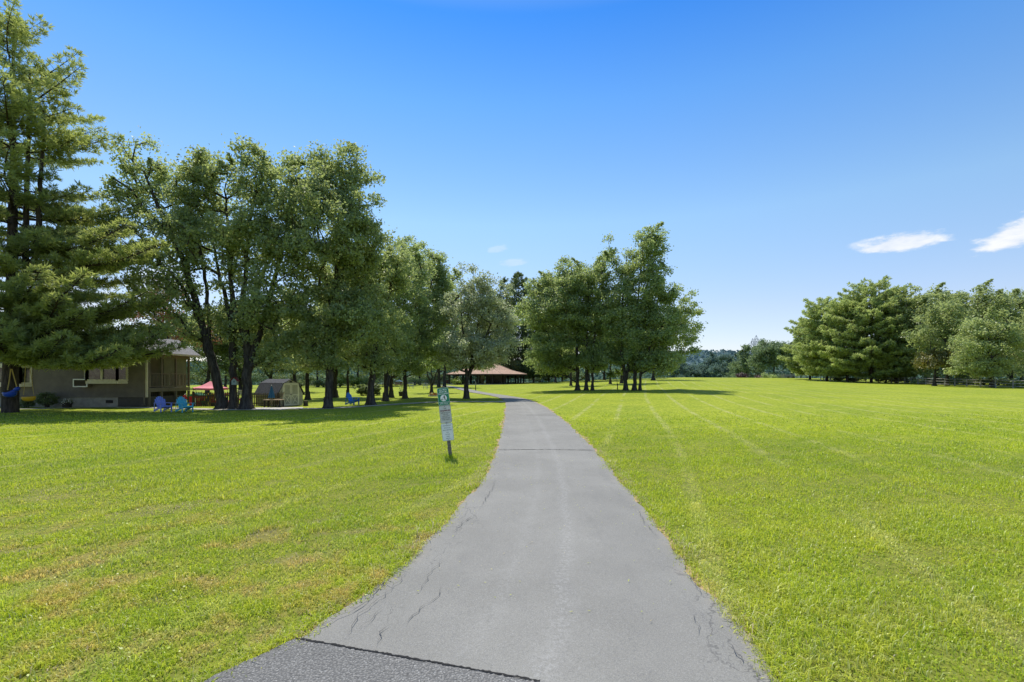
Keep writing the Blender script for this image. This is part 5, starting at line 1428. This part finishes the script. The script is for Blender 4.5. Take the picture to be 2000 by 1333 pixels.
dtree('maple_tree', 724, 791, [(740, 555, 75, 88), (730, 655, 78, 58), (778, 520, 45, 52), (698, 690, 40, 34), (722, 712, 48, 22)], 'broad maple right of the deep blue chair, dark evergreen bush at its back', L_MAPLE, None, 15, GL, leaf=.20, rc=.62, per=60, dens=.42, seed=8)
dtree('maple_tree', 753, 784, [(790, 545, 58, 80), (765, 645, 66, 66), (772, 706, 46, 26)], 'maple just right of the dark evergreen bush', L_OAK, None, 11, GL, per=58, seed=9)
dtree('maple_tree', 764, 777, [(835, 545, 55, 70), (862, 590, 30, 80), (800, 670, 48, 42), (850, 696, 34, 34)], 'forked maple with one limb sweeping up to the right', L_OAK, [[(764, 777), (765, 740), (792, 715), (825, 640), (845, 540)], [(764, 745), (766, 690), (770, 620)]], 9, GL, per=55, seed=10)
dtree('maple_tree', 791, 779, [(812, 630, 58, 80), (800, 700, 45, 32), (790, 520, 40, 50), (808, 724, 36, 18)], 'maple with the dark garden pot at its foot', L_OAK, None, 9, GL, per=55, seed=11)
dtree('ornamental_tree', 843, 768, [(840, 700, 40, 34), (858, 676, 28, 28)], 'small multi stemmed ornamental tree left of the signs', L_OAK, [[(843, 768), (842, 750), (832, 722), (826, 700)], [(843, 758), (852, 728), (860, 690)], [(843, 755), (843, 720), (842, 690)]], 6, None, per=48, seed=12)
dtree('maple_tree', 857, (98,), [(866, 640, 38, 78), (850, 690, 30, 40)], 'slim dark tree behind the green leash sign, left one of the pair', L_MAPLE, None, 7, 'pair of slim trees behind the signs', per=50, seed=13)
dtree('maple_tree', 868, (97,), [(884, 585, 25, 50), (880, 670, 26, 50)], 'slim dark tree behind the green leash sign, right one of the pair', L_MAPLE, None, 7, 'pair of slim trees behind the signs', per=50, seed=14)
dtree('silver_maple', 911, 779, [(935, 578, 55, 55), (900, 640, 46, 70), (962, 625, 46, 55), (930, 685, 76, 40), (984, 640, 30, 48), (878, 695, 30, 30), (940, 706, 56, 18)], 'silvery pale maple standing beside the path bend', L_SILVER,
      [[(911, 779), (912, 740), (908, 700), (902, 620), (900, 570)], [(912, 745), (922, 700), (935, 620), (940, 545)], [(915, 735), (940, 680), (965, 620)]], 11, None, per=60, dens=.40, seed=15)
# background fillers behind the yard
GB = 'background trees beyond the left yards'
dtree('rusty_tree', 325, (62,), [(335, 590, 42, 55), (355, 650, 40, 40), (300, 640, 36, 40), (395, 655, 34, 34)], 'rust coloured tree showing behind the porch roof', L_RUST, None, 8, None, per=40, dens=.34, seed=16)
fill = [(235, 72, [(215, 690, 50, 50), (190, 650, 45, 50)], 'dark tree behind the gable of the beige house'), (405, 66, [(410, 690, 45, 50), (430, 640, 45, 50)], 'dark tree behind the pop up canopy'),
        (470, 70, [(470, 690, 50, 48), (450, 640, 50, 40)], 'dark tree seen between the birdhouse trunk and the double stemmed maple'), (530, 68, [(525, 690, 52, 52), (520, 640, 60, 40)], 'dark tree rising behind the shed roof, left side'),
        (575, 74, [(575, 680, 48, 50), (580, 640, 60, 30)], 'dark tree rising behind the shed roof, right side'), (620, 112, [(620, 690, 36, 40)], 'dark tree at the far lawn edge between shed and thick trunk'),
        (700, 114, [(690, 655, 60, 60)], 'tree at the far lawn edge behind the deep blue chair'), (760, 116, [(750, 645, 60, 70)], 'tree at the far lawn edge behind the evergreen bush'), (820, 128, [(815, 650, 52, 66)], 'tree at the far lawn edge behind the play tower'),
        (350, 96, [(350, 680, 50, 50), (380, 640, 50, 40)], 'dark tree far behind the porch'), (440, 104, [(440, 680, 54, 54), (470, 640, 50, 40)], 'dark tree far behind the pop up canopy'), (640, 130, [(640, 680, 56, 52)], 'tall dark tree at the far lawn edge behind the thick trunk'), (735, 134, [(735, 690, 50, 46)], 'dark tree beyond the fence behind the broad maple'), (858, 136, [(856, 690, 46, 46)], 'dark tree beyond the fence left of the pavilion'), (905, 150, [(890, 640, 50, 70)], 'tree behind the pavilion, at its left end'), (930, 155, [(925, 650, 45, 55)], 'tree behind the middle of the pavilion roof')]
for i, (px, d, lb, lab) in enumerate(fill):
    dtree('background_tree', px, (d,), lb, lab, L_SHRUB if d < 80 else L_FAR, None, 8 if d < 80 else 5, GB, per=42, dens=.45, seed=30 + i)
for i, (px, d, rx, rz, lab, mm) in enumerate(((585, 108, 26, 14, 'leftmost lit shrub at the far lawn edge, beside the shed', L_SHRUB), (632, 110, 26, 15, 'shrub at the far lawn edge left of the thick trunk', L_SHRUB), (664, 110, 20, 24, 'bright lime bush at the far lawn edge behind the thick trunk', L_LIME),
      (690, 112, 20, 20, 'bright lime bush at the far lawn edge behind the deep blue chair', L_LIME), (722, 112, 24, 18, 'shrub at the far lawn edge behind the evergreen bush', L_OAK), (810, 124, 24, 14, 'shrub at the far lawn edge beside the exercise bars', L_OAK), (845, 126, 22, 13, 'shrub at the far lawn edge behind the ornamental tree', L_SHRUB), (893, 120, 11, 13, 'yellow green shrub at the left corner of the pavilion', L_LIME))):
    k = d / F; x = (px - CX) * k; shrub('shrub', (x, d, tz(x, d)), rx * k, 2.0, rz * k * .62, lab, mm, group='shrubs along the far lawn edge', leaf=.32, per=40, seed=50 + i, rc=.7)
HN = ['behind the left end of the picket fence', 'behind the birdhouse trunk', 'behind the shed roof', 'between the shed and the stump', 'behind the small dark maple', 'behind the slim straight maple', 'left of the play tower', 'right of the play tower', 'behind the exercise bars', 'behind the ornamental tree', 'left of the brown outbuilding', 'right of the pavilion', 'behind the left half of the clump', 'behind the right half of the clump']
for i, (px, rz) in enumerate(((395, 34), (455, 36), (510, 34), (565, 30), (612, 32), (668, 30), (718, 30), (765, 30), (812, 26), (852, 28), (900, 28), (1055, 26), (1130, 24), (1225, 24))):
    d = 140 + (i * 37) % 18; k = d / F; x = (px - CX) * k
    shrub('hedge_tree', (x, d, tz(x, d) - .3), 34 * k, 2.6, rz * k * .58, 'dense green hedgerow tree ' + HN[i], L_FAR if i % 3 else L_SHRUB, cat='tree', group='hedgerow trees beyond the far fences', leaf=.42, per=44, seed=170 + i, rc=1.0)
q = G(722, 773); kk = q.y / F
shrub('evergreen_bush', q, 25 * kk, 1.2, 13 * kk, 'dark evergreen bush behind the broad maple on the left lawn', L_SHRUB, leaf=.16, per=60, seed=61)

# ------------------------------------------------------------------ right hand group beyond the path
GR = 'trees in the clump right of the path'
dtree('broad_tree', 1128, 763, [(1082, 604, 66, 68), (1120, 562, 62, 58), (1060, 678, 46, 42), (1108, 690, 58, 42), (1040, 645, 25, 36), (1080, 714, 46, 20)], 'leftmost tree of the clump, thick trunk with crown spreading over the pavilion side', L_OAK, None, 8.5, GR, per=62, dens=.46, seed=71)
dtree('broad_tree', 1145, 763, [(1150, 558, 48, 56), (1150, 650, 58, 58), (1146, 712, 42, 22)], 'second trunk from the left in the clump', L_OAK, None, 7.5, GR, per=60, dens=.45, seed=72)
dtree('broad_tree', 1157, 763, [(1178, 518, 32, 50), (1186, 600, 48, 60), (1172, 704, 56, 34)], 'slimmest trunk of the left three in the clump, with a narrow pointed top', L_OAK, None, 6, GR, per=62, dens=.45, seed=73)
dtree('broad_tree', 1222, 763, [(1262, 482, 38, 46), (1226, 520, 32, 50), (1255, 570, 58, 60), (1222, 640, 58, 58), (1232, 708, 48, 28), (1262, 700, 40, 24)], 'tallest tree of the clump, its trunk splitting into a vee low down', L_OAK, [[(1222, 763), (1220, 735), (1213, 690), (1215, 600), (1225, 500)], [(1223, 742), (1232, 690), (1248, 580), (1262, 460)]], 9, GR, per=64, dens=.42, seed=74)
dtree('broad_tree', 1239, 763, [(1280, 560, 32, 76), (1270, 655, 54, 58), (1285, 480, 24, 34)], 'straight trunk just right of the vee shaped one in the clump', L_OAK, None, 8.5, GR, per=58, dens=.40, seed=75)
dtree('broad_tree', 1250, 763, [(1325, 588, 36, 50), (1352, 628, 28, 52), (1310, 655, 58, 54), (1290, 708, 56, 30), (1345, 685, 24, 18)], 'rightmost tree of the clump, crown reaching out over the open field', L_OAK, [[(1250, 763), (1252, 720), (1275, 665), (1310, 610), (1325, 560)]], 6, GR, per=56, dens=.38, seed=76)
dtree('sapling', 1206, 761, [(1192, 733, 17, 9), (1210, 728, 9, 8)], 'lime green sapling in front of the vee trunk', L_LIME, [[(1206, 761), (1206, 745), (1200, 730)]], 1.6, None, leaf=.2, rc=.42, per=36, seed=77)
GQ = 'trees in shade behind the clump'
for i, (px, d, lb, tw, lab) in enumerate(((1115, 92, [(1108, 650, 45, 60)], 5, 'shaded tree behind the clump, left of its first trunk'), (1192, 96, [(1190, 640, 46, 60)], 5, 'shaded tree behind the clump, left of the sapling'), (1214, 98, [(1215, 640, 40, 60)], 6, 'shaded tree behind the clump, behind the vee trunk'),
        (1150, 130, [(1150, 660, 60, 60)], 5, 'dark tree far behind the middle of the clump'), (1276, 118, [(1275, 690, 42, 42), (1290, 640, 40, 50)], 7, 'shaded tree behind the right end of the clump'), (1085, 128, [(1075, 690, 40, 40)], 5, 'dark tree between the pavilion and the clump'), (1240, 140, [(1240, 680, 50, 48)], 5, 'dark tree far behind the vee trunk'), (1180, 142, [(1185, 695, 44, 34)], 5, 'low dark tree far behind the sapling'))):
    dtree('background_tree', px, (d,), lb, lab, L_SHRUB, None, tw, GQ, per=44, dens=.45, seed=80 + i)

# ------------------------------------------------------------------ pines
def prof_big(z, az):
    c = math.cos(az)
    r = np.interp(z, [2, 3.2, 5, 7, 9, 10.5, 12.5, 15, 18, 20, 22, 23.6, 24.4], [3.2, 6.2, 8.4, 7.6, 7.8, 8.4, 6.4, 5.0, 5.4, 4.6, 3.4, 1.6, .4])
    return r * (1.0 if c > -.3 else .8) * (.92 if abs(math.sin(az)) > .8 else 1)
rng = np.random.default_rng(11)
q = G(20, 806)
ex = [(9.4, -.12, 10.8, .3), (9.9, .15, 9.0, .3), (3.5, -.1, 11.2, .02), (3.4, -.3, 10.6, .02), (3.9, -.2, 10.8, .02), (4.3, -.05, 10.6, .05), (3.3, -.5, 9.0, .02), (4.9, -.25, 9.8, .06), (5.8, -.15, 9.6, .1), (6.4, -.4, 9.2, .12), (3.6, -.75, 8.2, .02), (4.4, -1.05, 7.4, .05), (4.6, -.5, 8.4, .1), (5.6, -.35, 8.6, .1), (4.2, -.9, 7.6, .05), (3.6, -1.2, 5.6, .05), (6.2, -.7, 8.2, .1), (3.3, -.15, 7.6, .05), (3.2, .1, 8.2, .05)]
arr = pine_arrays((HY - 30) / F * q.y + EH, prof_big, .44, rng, step=.50, nb=4, z0=3.4, lat=.44, need=.32, nw=.025, per=26, tuft=.30, leaders=3, sparse=.32, extra=ex)
pine('white_pine', q, 'towering white pine at the left edge of the photo shading the beige house', arr, L_PINE)
def prof_far(z0, H, Rm):
    return lambda z, az: Rm * float(np.interp((z - z0) / (H - z0), [0, .12, .35, .6, .8, .93, 1], [.80, 1, .98, .90, .74, .50, .14]))
def mk_far(H, Rm, seed, per=15, need=.62, nw=.085, step=.92, tuft=.52, z0=1.5, nb=6, sparse=.08):
    return pine_arrays(H, prof_far(z0, H, Rm), .30, np.random.default_rng(seed), step=step, nb=nb, z0=z0, lat=.5, need=need, nw=nw, per=per, tuft=tuft, sparse=sparse, droop=.05)
def ploc(px, d): x = (px - CX) / F * d; return Vector((x, d, tz(x, d)))
GP = 'white pines along the right side of the field'
for i, (px, d, top, rx, lab) in enumerate(((1582, 128, 628, 40, 'lowest pine at the far left end of the right hand pine row'), (1615, 116, 588, 52, 'second pine from the left in the right hand pine row, boughs lit yellow green'), (1655, 110, 585, 44, 'pine in the middle of the right hand pine row'), (1702, 106, 556, 62, 'tallest and widest pine of the right hand pine row'), (1750, 104, 572, 44, 'rightmost pine of the right hand pine row, next to the feathery trees'))):
    q = ploc(px, d); k = d / F; H = EH + (HY - top) * k - q.z
    pine('white_pine', q, lab, mk_far(H, rx * 1.3 * k, 200 + i), L_PINEFAR, GP)
GD = 'dark pines behind the pavilion'
dm = {}
for i, (px, d, top, rx, lab) in enumerate(((985, 146, 546, 26, 'dark pine left of the other dark pines, over the pavilion roof'), (1012, 140, 536, 30, 'tallest dark pine behind the silvery maple'), (1042, 144, 548, 28, 'dark pine directly right of the pavilion roof'), (1072, 150, 538, 28, 'dark pine showing above the leftmost clump crown'), (1098, 146, 556, 28, 'dark pine mostly hidden behind the clump'), (960, 158, 570, 26, 'dark pine mostly hidden behind the silvery maple'))):
    q = ploc(px, d); k = d / F; H = EH + (HY - top) * k - q.z
    if i < 2: dm[i] = pine('dark_pine', q, lab, mk_far(H, rx * k, 220 + i, need=.7, nw=.10, step=.85, tuft=.85, per=15), L_PINEDARK, GD)[1]; dm[(i, 'H')] = H
    else: pine('dark_pine', q, lab, None, L_PINEDARK, GD, rz=i * 1.3, scale=H / dm[(i % 2, 'H')], meshes=dm[i % 2])

# ------------------------------------------------------------------ right side broadleaf trees
GF = 'feathery trees behind the split rail fence'
dtree('locust_tree', 1830, (98,), [(1824, 600, 62, 44), (1866, 608, 44, 50), (1798, 655, 46, 58), (1850, 680, 50, 44), (1800, 715, 40, 26), (1860, 720, 44, 24)], 'wide feathery tree right of the pines, pale green front', L_LOCUST, None, 8, GF, per=60, dens=.44, seed=91, ydep=.8)
dtree('locust_tree', 1850, (88,), [(1840, 625, 44, 42), (1810, 655, 34, 40), (1855, 690, 46, 34)], 'lighter feathery tree standing before the wide one, behind the orange tinged tree', L_LOCUST, None, 6, GF, per=58, dens=.42, seed=92)
dtree('locust_tree', 1905, (95,), [(1908, 590, 34, 36), (1888, 640, 42, 54), (1915, 680, 36, 44), (1905, 722, 40, 22)], 'open topped feathery tree with bare limbs against the sky', L_LOCUST, [[(1905, 748), (1906, 690), (1902, 630), (1912, 580)], [(1904, 660), (1925, 610), (1935, 585)]], 6, GF, per=46, dens=.36, seed=93)
dtree('locust_tree', 1975, (92,), [(1972, 596, 44, 38), (1985, 640, 48, 48), (1960, 690, 40, 40), (1975, 724, 44, 20)], 'tall feathery tree at the right edge of the photo', L_LOCUST, None, 7, GF, per=50, dens=.38, seed=94)
dtree('locust_tree', 1938, 757, [(1930, 648, 54, 42), (1902, 692, 44, 40), (1950, 700, 44, 36), (1965, 660, 36, 34), (1925, 728, 40, 16)], 'front feathery tree whose trunk stands at the split rail fence', L_LOCUST, None, 7, GF, per=60, dens=.44, seed=95)
dtree('locust_tree', 2010, (80,), [(2020, 650, 42, 46), (2000, 700, 40, 34)], 'feathery tree cut by the right edge of the photo', L_LOCUST, None, 7, GF, per=56, dens=.42, seed=96)
dtree('locust_tree', 2080, (84,), [(2080, 620, 50, 60), (2070, 690, 50, 44)], 'feathery tree just outside the right edge of the photo', L_LOCUST, None, 7, GF, per=50, dens=.42, seed=97)
for i, (px, d, lb, lab) in enumerate(((1785, 112, [(1782, 640, 44, 64), (1788, 690, 46, 42)], 'shaded feathery tree between the pines and the wide feathery tree'), (1868, 116, [(1870, 615, 46, 50), (1868, 680, 50, 44)], 'feathery tree in the second row behind the wide one'), (1935, 112, [(1936, 620, 40, 44), (1935, 685, 46, 44)], 'feathery tree in the second row behind the front one'), (1995, 110, [(1995, 610, 44, 46), (2000, 680, 46, 46)], 'feathery tree in the second row at the right edge'))):
    dtree('locust_tree', px, (d,), lb, lab, L_LOCUST, None, 6, GF, per=56, dens=.5, seed=150 + i)
dtree('dogwood_tree', 1825, (86,), [(1800, 712, 24, 20), (1830, 706, 34, 24), (1855, 715, 24, 18)], 'low orange tinged tree behind the split rail fence', L_ORANGE, None, 6, None, leaf=.28, per=52, seed=98)
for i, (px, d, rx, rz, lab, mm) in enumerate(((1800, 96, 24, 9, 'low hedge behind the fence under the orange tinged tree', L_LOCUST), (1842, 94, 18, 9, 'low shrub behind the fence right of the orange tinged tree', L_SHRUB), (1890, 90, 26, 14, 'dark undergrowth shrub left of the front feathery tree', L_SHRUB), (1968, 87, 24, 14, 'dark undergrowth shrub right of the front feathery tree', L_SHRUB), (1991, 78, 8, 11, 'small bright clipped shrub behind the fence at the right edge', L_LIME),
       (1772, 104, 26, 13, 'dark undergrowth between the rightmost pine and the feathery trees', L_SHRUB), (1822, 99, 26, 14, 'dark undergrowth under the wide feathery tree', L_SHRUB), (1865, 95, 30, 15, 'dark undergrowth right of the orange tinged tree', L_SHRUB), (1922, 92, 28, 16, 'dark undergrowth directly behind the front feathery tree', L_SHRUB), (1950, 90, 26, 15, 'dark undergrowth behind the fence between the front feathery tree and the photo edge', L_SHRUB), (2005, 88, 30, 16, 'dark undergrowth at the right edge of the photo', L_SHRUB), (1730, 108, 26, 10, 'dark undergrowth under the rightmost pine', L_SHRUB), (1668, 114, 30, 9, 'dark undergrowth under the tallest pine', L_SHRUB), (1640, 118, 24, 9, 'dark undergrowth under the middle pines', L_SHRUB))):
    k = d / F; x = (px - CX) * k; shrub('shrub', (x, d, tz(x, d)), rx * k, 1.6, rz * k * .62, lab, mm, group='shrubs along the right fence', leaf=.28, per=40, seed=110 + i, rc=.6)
# beyond the crest of the field
GC = 'trees beyond the crest of the field'
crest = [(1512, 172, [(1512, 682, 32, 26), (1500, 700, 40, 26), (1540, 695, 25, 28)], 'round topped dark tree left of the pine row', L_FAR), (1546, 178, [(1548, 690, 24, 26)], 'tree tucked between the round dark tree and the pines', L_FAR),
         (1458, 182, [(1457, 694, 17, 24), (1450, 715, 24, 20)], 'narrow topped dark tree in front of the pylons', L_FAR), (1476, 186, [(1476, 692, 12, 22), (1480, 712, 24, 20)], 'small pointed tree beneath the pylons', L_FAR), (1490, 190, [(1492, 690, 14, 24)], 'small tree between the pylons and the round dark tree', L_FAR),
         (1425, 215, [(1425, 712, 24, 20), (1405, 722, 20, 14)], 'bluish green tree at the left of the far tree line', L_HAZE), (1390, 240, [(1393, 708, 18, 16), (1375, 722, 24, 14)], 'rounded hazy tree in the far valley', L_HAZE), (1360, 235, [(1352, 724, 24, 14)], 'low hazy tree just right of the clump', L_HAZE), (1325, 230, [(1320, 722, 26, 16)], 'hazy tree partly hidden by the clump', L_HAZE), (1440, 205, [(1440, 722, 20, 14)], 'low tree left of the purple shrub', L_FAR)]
for i, (px, d, lb, lab, mm) in enumerate(crest):
    x = (px - CX) / F * d
    lb2 = lb + [(px, HY + 4, 26, 18)]
    dtree('far_tree', px, (d,), lb2, lab, mm, None, 4, GC, leaf=.62 if d < 200 else .75, rc=1.5, per=46, dens=.5, seed=120 + i)
for i, (px, d, rx, rz, lab, mm) in enumerate(((1450, 158, 11, 10, 'purple leaved shrub at the crest of the field', L_PURPLE), (1484, 160, 9, 6, 'second, lower purplish shrub at the crest of the field', L_PURPLE), (1501, 157, 15, 8, 'yellow green rounded shrub at the crest of the field', L_OAK), (1526, 160, 16, 9, 'green shrub beside the grey trailer', L_FAR), (1425, 165, 20, 7, 'low green shrub left of the purple one', L_FAR))):
    k = d / F; x = (px - CX) * k; z = EH + 5 * k - 1.0; shrub('shrub', (x, d, tz(x, d)), rx * k, 2.0, (rz * k + max(0, EH + .4 - tz(x, d))) * .6, lab, mm, group='shrubs at the crest of the field', leaf=.36, per=44, seed=140 + i, rc=.8)

# wooded hills far behind (canopy reads as one mass)
def hills():
    rng = np.random.default_rng(5)
    def ridge(name, y0, y1, hfun, label, m_, n_x=420, leaf=5.0, xr=(-900, 1400), cnt=26000):
        x = rng.uniform(xr[0], xr[1], cnt); t = rng.random(cnt); y = y0 + (y1 - y0) * t
        hh = hfun(x / y) * (np.sin(np.clip(t * 1.15, 0, 1) * math.pi / 2)) * y / F + EH
        bump = 3.2 * np.abs(vnoise(x, y, .06, 3)) + 2.2 * np.abs(vnoise(x, y, .13, 4))
        z = -8 + (hh + 8) * (.12 + .88 * t) + bump
        N = rng.normal(size=(cnt, 3)) * .6 + np.array([0, -.5, .8]); N /= np.linalg.norm(N, axis=1, keepdims=True)
        V, Q = leaf_quads(np.stack([x, y, z], 1), N, leaf * rng.uniform(.6, 1.3, cnt), rng, .9)
        tag(mobj(name, np_mesh(name, V, Q, None, m_, {'tint': np.repeat(np.clip(.2 + .5 * rng.random(cnt) * np.clip(bump / 5, .2, 1), 0, .89), 4)})), label, 'woods', kind='stuff')
        X = np.linspace(xr[0], xr[1], 160); T = np.linspace(0, 1, 24); XX, TT = np.meshgrid(X, T); YY = y0 + (y1 - y0) * TT
        HH = hfun(XX / YY) * np.sin(np.clip(TT * 1.15, 0, 1) * math.pi / 2) * YY / F + EH; ZZ = -10 + (HH + 8) * (.12 + .88 * TT)
        k = (np.arange(23)[:, None] * 160 + np.arange(159)[None]).ravel()
        o = mobj('hill', np_mesh('hill', np.stack([XX, YY, ZZ], -1).reshape(-1, 3), np.stack([k, k + 1, k + 161, k + 160], 1), None, mat('hill_ground_' + name, (.11, .17, .13) if 'near' in name else (.15, .22, .235), .95, .2, .02, 0), smooth=True)); o['kind'] = 'structure'  # far hill ground is coloured pale blue in place of haze
    far = leaf_mat('haze_tinted_woods', (.13, .20, .205), (.18, .27, .245), (.1, .18, .14), .15, .0)  # aerial haze painted as a pale bluish base colour
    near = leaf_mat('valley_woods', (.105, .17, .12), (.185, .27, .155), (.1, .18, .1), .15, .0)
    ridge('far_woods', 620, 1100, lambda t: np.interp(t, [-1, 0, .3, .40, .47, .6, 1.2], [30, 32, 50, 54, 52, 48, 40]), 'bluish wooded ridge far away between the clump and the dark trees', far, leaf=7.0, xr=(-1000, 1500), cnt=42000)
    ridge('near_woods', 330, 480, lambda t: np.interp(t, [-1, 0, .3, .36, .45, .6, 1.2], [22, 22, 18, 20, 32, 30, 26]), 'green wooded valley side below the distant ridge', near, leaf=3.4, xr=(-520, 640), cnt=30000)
hills()

def pylon(px, top, d, label, scale=1.0):
    x = (px - CX) / F * d; zt = EH + (HY - top) * d / F; zb = -9.0; H = zt - zb
    e = empty('pylon', (x, d, zb), label, 'pylon', 'power pylons on the horizon'); w0 = 4.5; wt = 1.5
    m = MB(); lv = [0, .2, .38, .53, .66, .77, .86, .93]; t = .34
    def c(f, i): w = w0 + (wt - w0) * f / .93; return Vector(((w if i in (1, 2) else -w), (w if i > 1 else -w), H * f))
    for a, b in zip(lv[:-1], lv[1:]):
        for i in range(4):
            m.bar(c(a, i), c(b, i), t, t); m.bar(c(a, i), c(b, (i + 1) % 4), t * .6, t * .6); m.bar(c(b, i), c(b, (i + 1) % 4), t * .6, t * .6)
    for i in range(4): m.bar(c(.93, i), (0, 0, H), t * .7, t * .7)
    m.build('lattice', M_STEEL, e)
    for f, l in ((.66, 7), (.77, 8.5), (.88, 6)):
        m = MB(); m.bar((-l, 0, H * f), (l, 0, H * f), t, t)
        for s in (-1, 1): m.bar((s * l, 0, H * f), (s * 1.2, 0, H * (f + .05)), t * .7, t * .7)
        m.build('crossarm', M_STEEL, e)
        for s in (-1, 1): m = MB(); m.tube([(s * l * .95, 0, H * f), (s * l * .95, 0, H * f - 2.2)], .22, 6); m.build('insulator', M_GREY, e)
pylon(1477, 655, 560, 'taller nearer steel lattice pylon above the far trees')
pylon(1470, 661, 690, 'shorter farther steel lattice pylon just left of the taller one')

# ------------------------------------------------------------------ light, sky, camera
SUN_EL, SUN_AZ = R(62), R(-22)     # azimuth measured from +Y towards +X
sd = Vector((math.sin(SUN_AZ) * math.cos(SUN_EL), math.cos(SUN_AZ) * math.cos(SUN_EL), math.sin(SUN_EL)))
sun = bpy.data.lights.new('sun', 'SUN'); sun.energy = 5.0; sun.angle = R(.5); sun.color = (1, .955, .87)
so = bpy.data.objects.new('sun', sun); so.rotation_euler = sd.to_track_quat('Z', 'Y').to_euler(); so.location = sd * 100; COL.objects.link(so)
wd = bpy.data.worlds.new('World'); SC.world = wd; wd.use_nodes = True
t = NT(wd.node_tree); bg = t.n['Background']
sky = t.new('ShaderNodeTexSky', sky_type='NISHITA'); sky.sun_disc = False; sky.sun_elevation = SUN_EL; sky.sun_rotation = SUN_AZ; sky.altitude = 100; sky.air_density = 1.0; sky.dust_density = .25; sky.ozone_density = 2.0
hs = t.new('ShaderNodeHueSaturation'); hs.inputs['Saturation'].default_value = 1.0; t.l.new(sky.outputs[0], hs.inputs['Color'])
tcg = t.new('ShaderNodeTexCoord').outputs['Generated']
sz = t.new('ShaderNodeSeparateXYZ'); t.l.new(tcg, sz.inputs[0])
cr = t.new('ShaderNodeValToRGB'); t.l.new(sz.outputs[2], cr.inputs[0])
GRADE = [(0.0, (1.16, 1.08, 1.28)), (.13, (1.30, 1.20, 1.30)), (.30, (1.30, 1.48, 1.52)), (.49, (.69, 1.25, 1.72)), (.60, (.30, .96, 1.75)), (.70, (1.45, 1.50, 1.60)), (1.0, (1.95, 1.90, 1.80))]
while len(cr.color_ramp.elements) < len(GRADE): cr.color_ramp.elements.new(.5)
for el_, (p_, c_) in zip(cr.color_ramp.elements, GRADE): el_.position = p_; el_.color = tuple(q / 2 for q in c_) + (1,)
skyc = t.mix(1.0, hs.outputs[0], t.mix(1.0, cr.outputs[0], (2.35, 2.32, 2.25), 'MULTIPLY'), 'MULTIPLY')
# fair weather clouds, defined by direction in the sky
tc = t.new('ShaderNodeTexCoord').outputs['Generated']
sx = t.new('ShaderNodeSeparateXYZ'); t.l.new(tc, sx.inputs[0])
az = t.math('ARCTAN2', sx.outputs[0], sx.outputs[1]); el = t.math('ARCSINE', sx.outputs[2])
cb = t.new('ShaderNodeCombineXYZ'); t.l.new(az, cb.inputs[0]); t.l.new(t.math('MULTIPLY', el, 2.6), cb.inputs[1])
nz = t.noise(cb.outputs[0], 30, 5, .55); nz2 = t.noise(cb.outputs[0], 75, 4, .6)
def cloud(px, py, rx, ry, shear, dens, lo=.0):
    a, b_ = (px - CX) / F, (HY - py) / F
    A = math.atan2(a, 1); E = math.asin(b_ / math.sqrt(1 + a * a + b_ * b_)); ca = math.cos(A)
    wx = rx / F * ca * ca; wy = ry / F * ca
    dx = t.math('DIVIDE', t.math('SUBTRACT', az, A), wx)
    dy = t.math('DIVIDE', t.math('SUBTRACT', t.math('SUBTRACT', el, E), t.math('MULTIPLY', t.math('SUBTRACT', az, A), shear)), wy)
    dyy = t.math('MULTIPLY', dy, t.ramp(dy, -.2, .2, 1.35, .85))
    r = t.math('SQRT', t.math('ADD', t.math('MULTIPLY', dx, dx), t.math('MULTIPLY', dyy, dyy)))
    v = t.math('ADD', t.math('SUBTRACT', 1.0, r), t.math('ADD', t.math('MULTIPLY', t.math('SUBTRACT', nz, .5), 1.25), t.math('MULTIPLY', t.math('SUBTRACT', nz2, .5), .5)))
    return t.math('MULTIPLY', t.ramp(v, lo, lo + .55), dens)
cl = cloud(1758, 478, 100, 22, 0, .86)
for a in ((1988, 462, 104, 33, .22, .97), (1690, 480, 40, 12, 0, .35), (972, 489, 22, 9, .1, .22), (1002, 515, 34, 9, .12, .24), (120, 610, 260, 60, .05, .5), (320, 560, 90, 50, 0, .5)):
    cl = t.math('MAXIMUM', cl, cloud(*a))
CLV = t.mix(t.ramp(nz, .3, .7), (8.2, 8.8, 9.8), (10.2, 10.3, 10.4))
skyc = t.mix(cl, skyc, CLV)
t.l.new(skyc, bg.inputs[0]); bg.inputs[1].default_value = .10

cam = bpy.data.cameras.new('camera'); cam.sensor_width = 36; cam.lens = F / 2000 * 36; cam.shift_y = (HY - 666.5) / 2000; cam.clip_end = 9000; cam.clip_start = .05
co = bpy.data.objects.new('camera', cam); co.location = (0, 0, EH); co.rotation_euler = (R(90), 0, 0); COL.objects.link(co); SC.camera = co
SC.view_settings.view_transform = 'Standard'; SC.view_settings.look = 'None'; SC.view_settings.exposure = 0; SC.view_settings.gamma = 1
SC.cycles.max_bounces = 10; SC.cycles.diffuse_bounces = 8; SC.cycles.glossy_bounces = 2; SC.cycles.transmission_bounces = 8; SC.cycles.transparent_max_bounces = 4
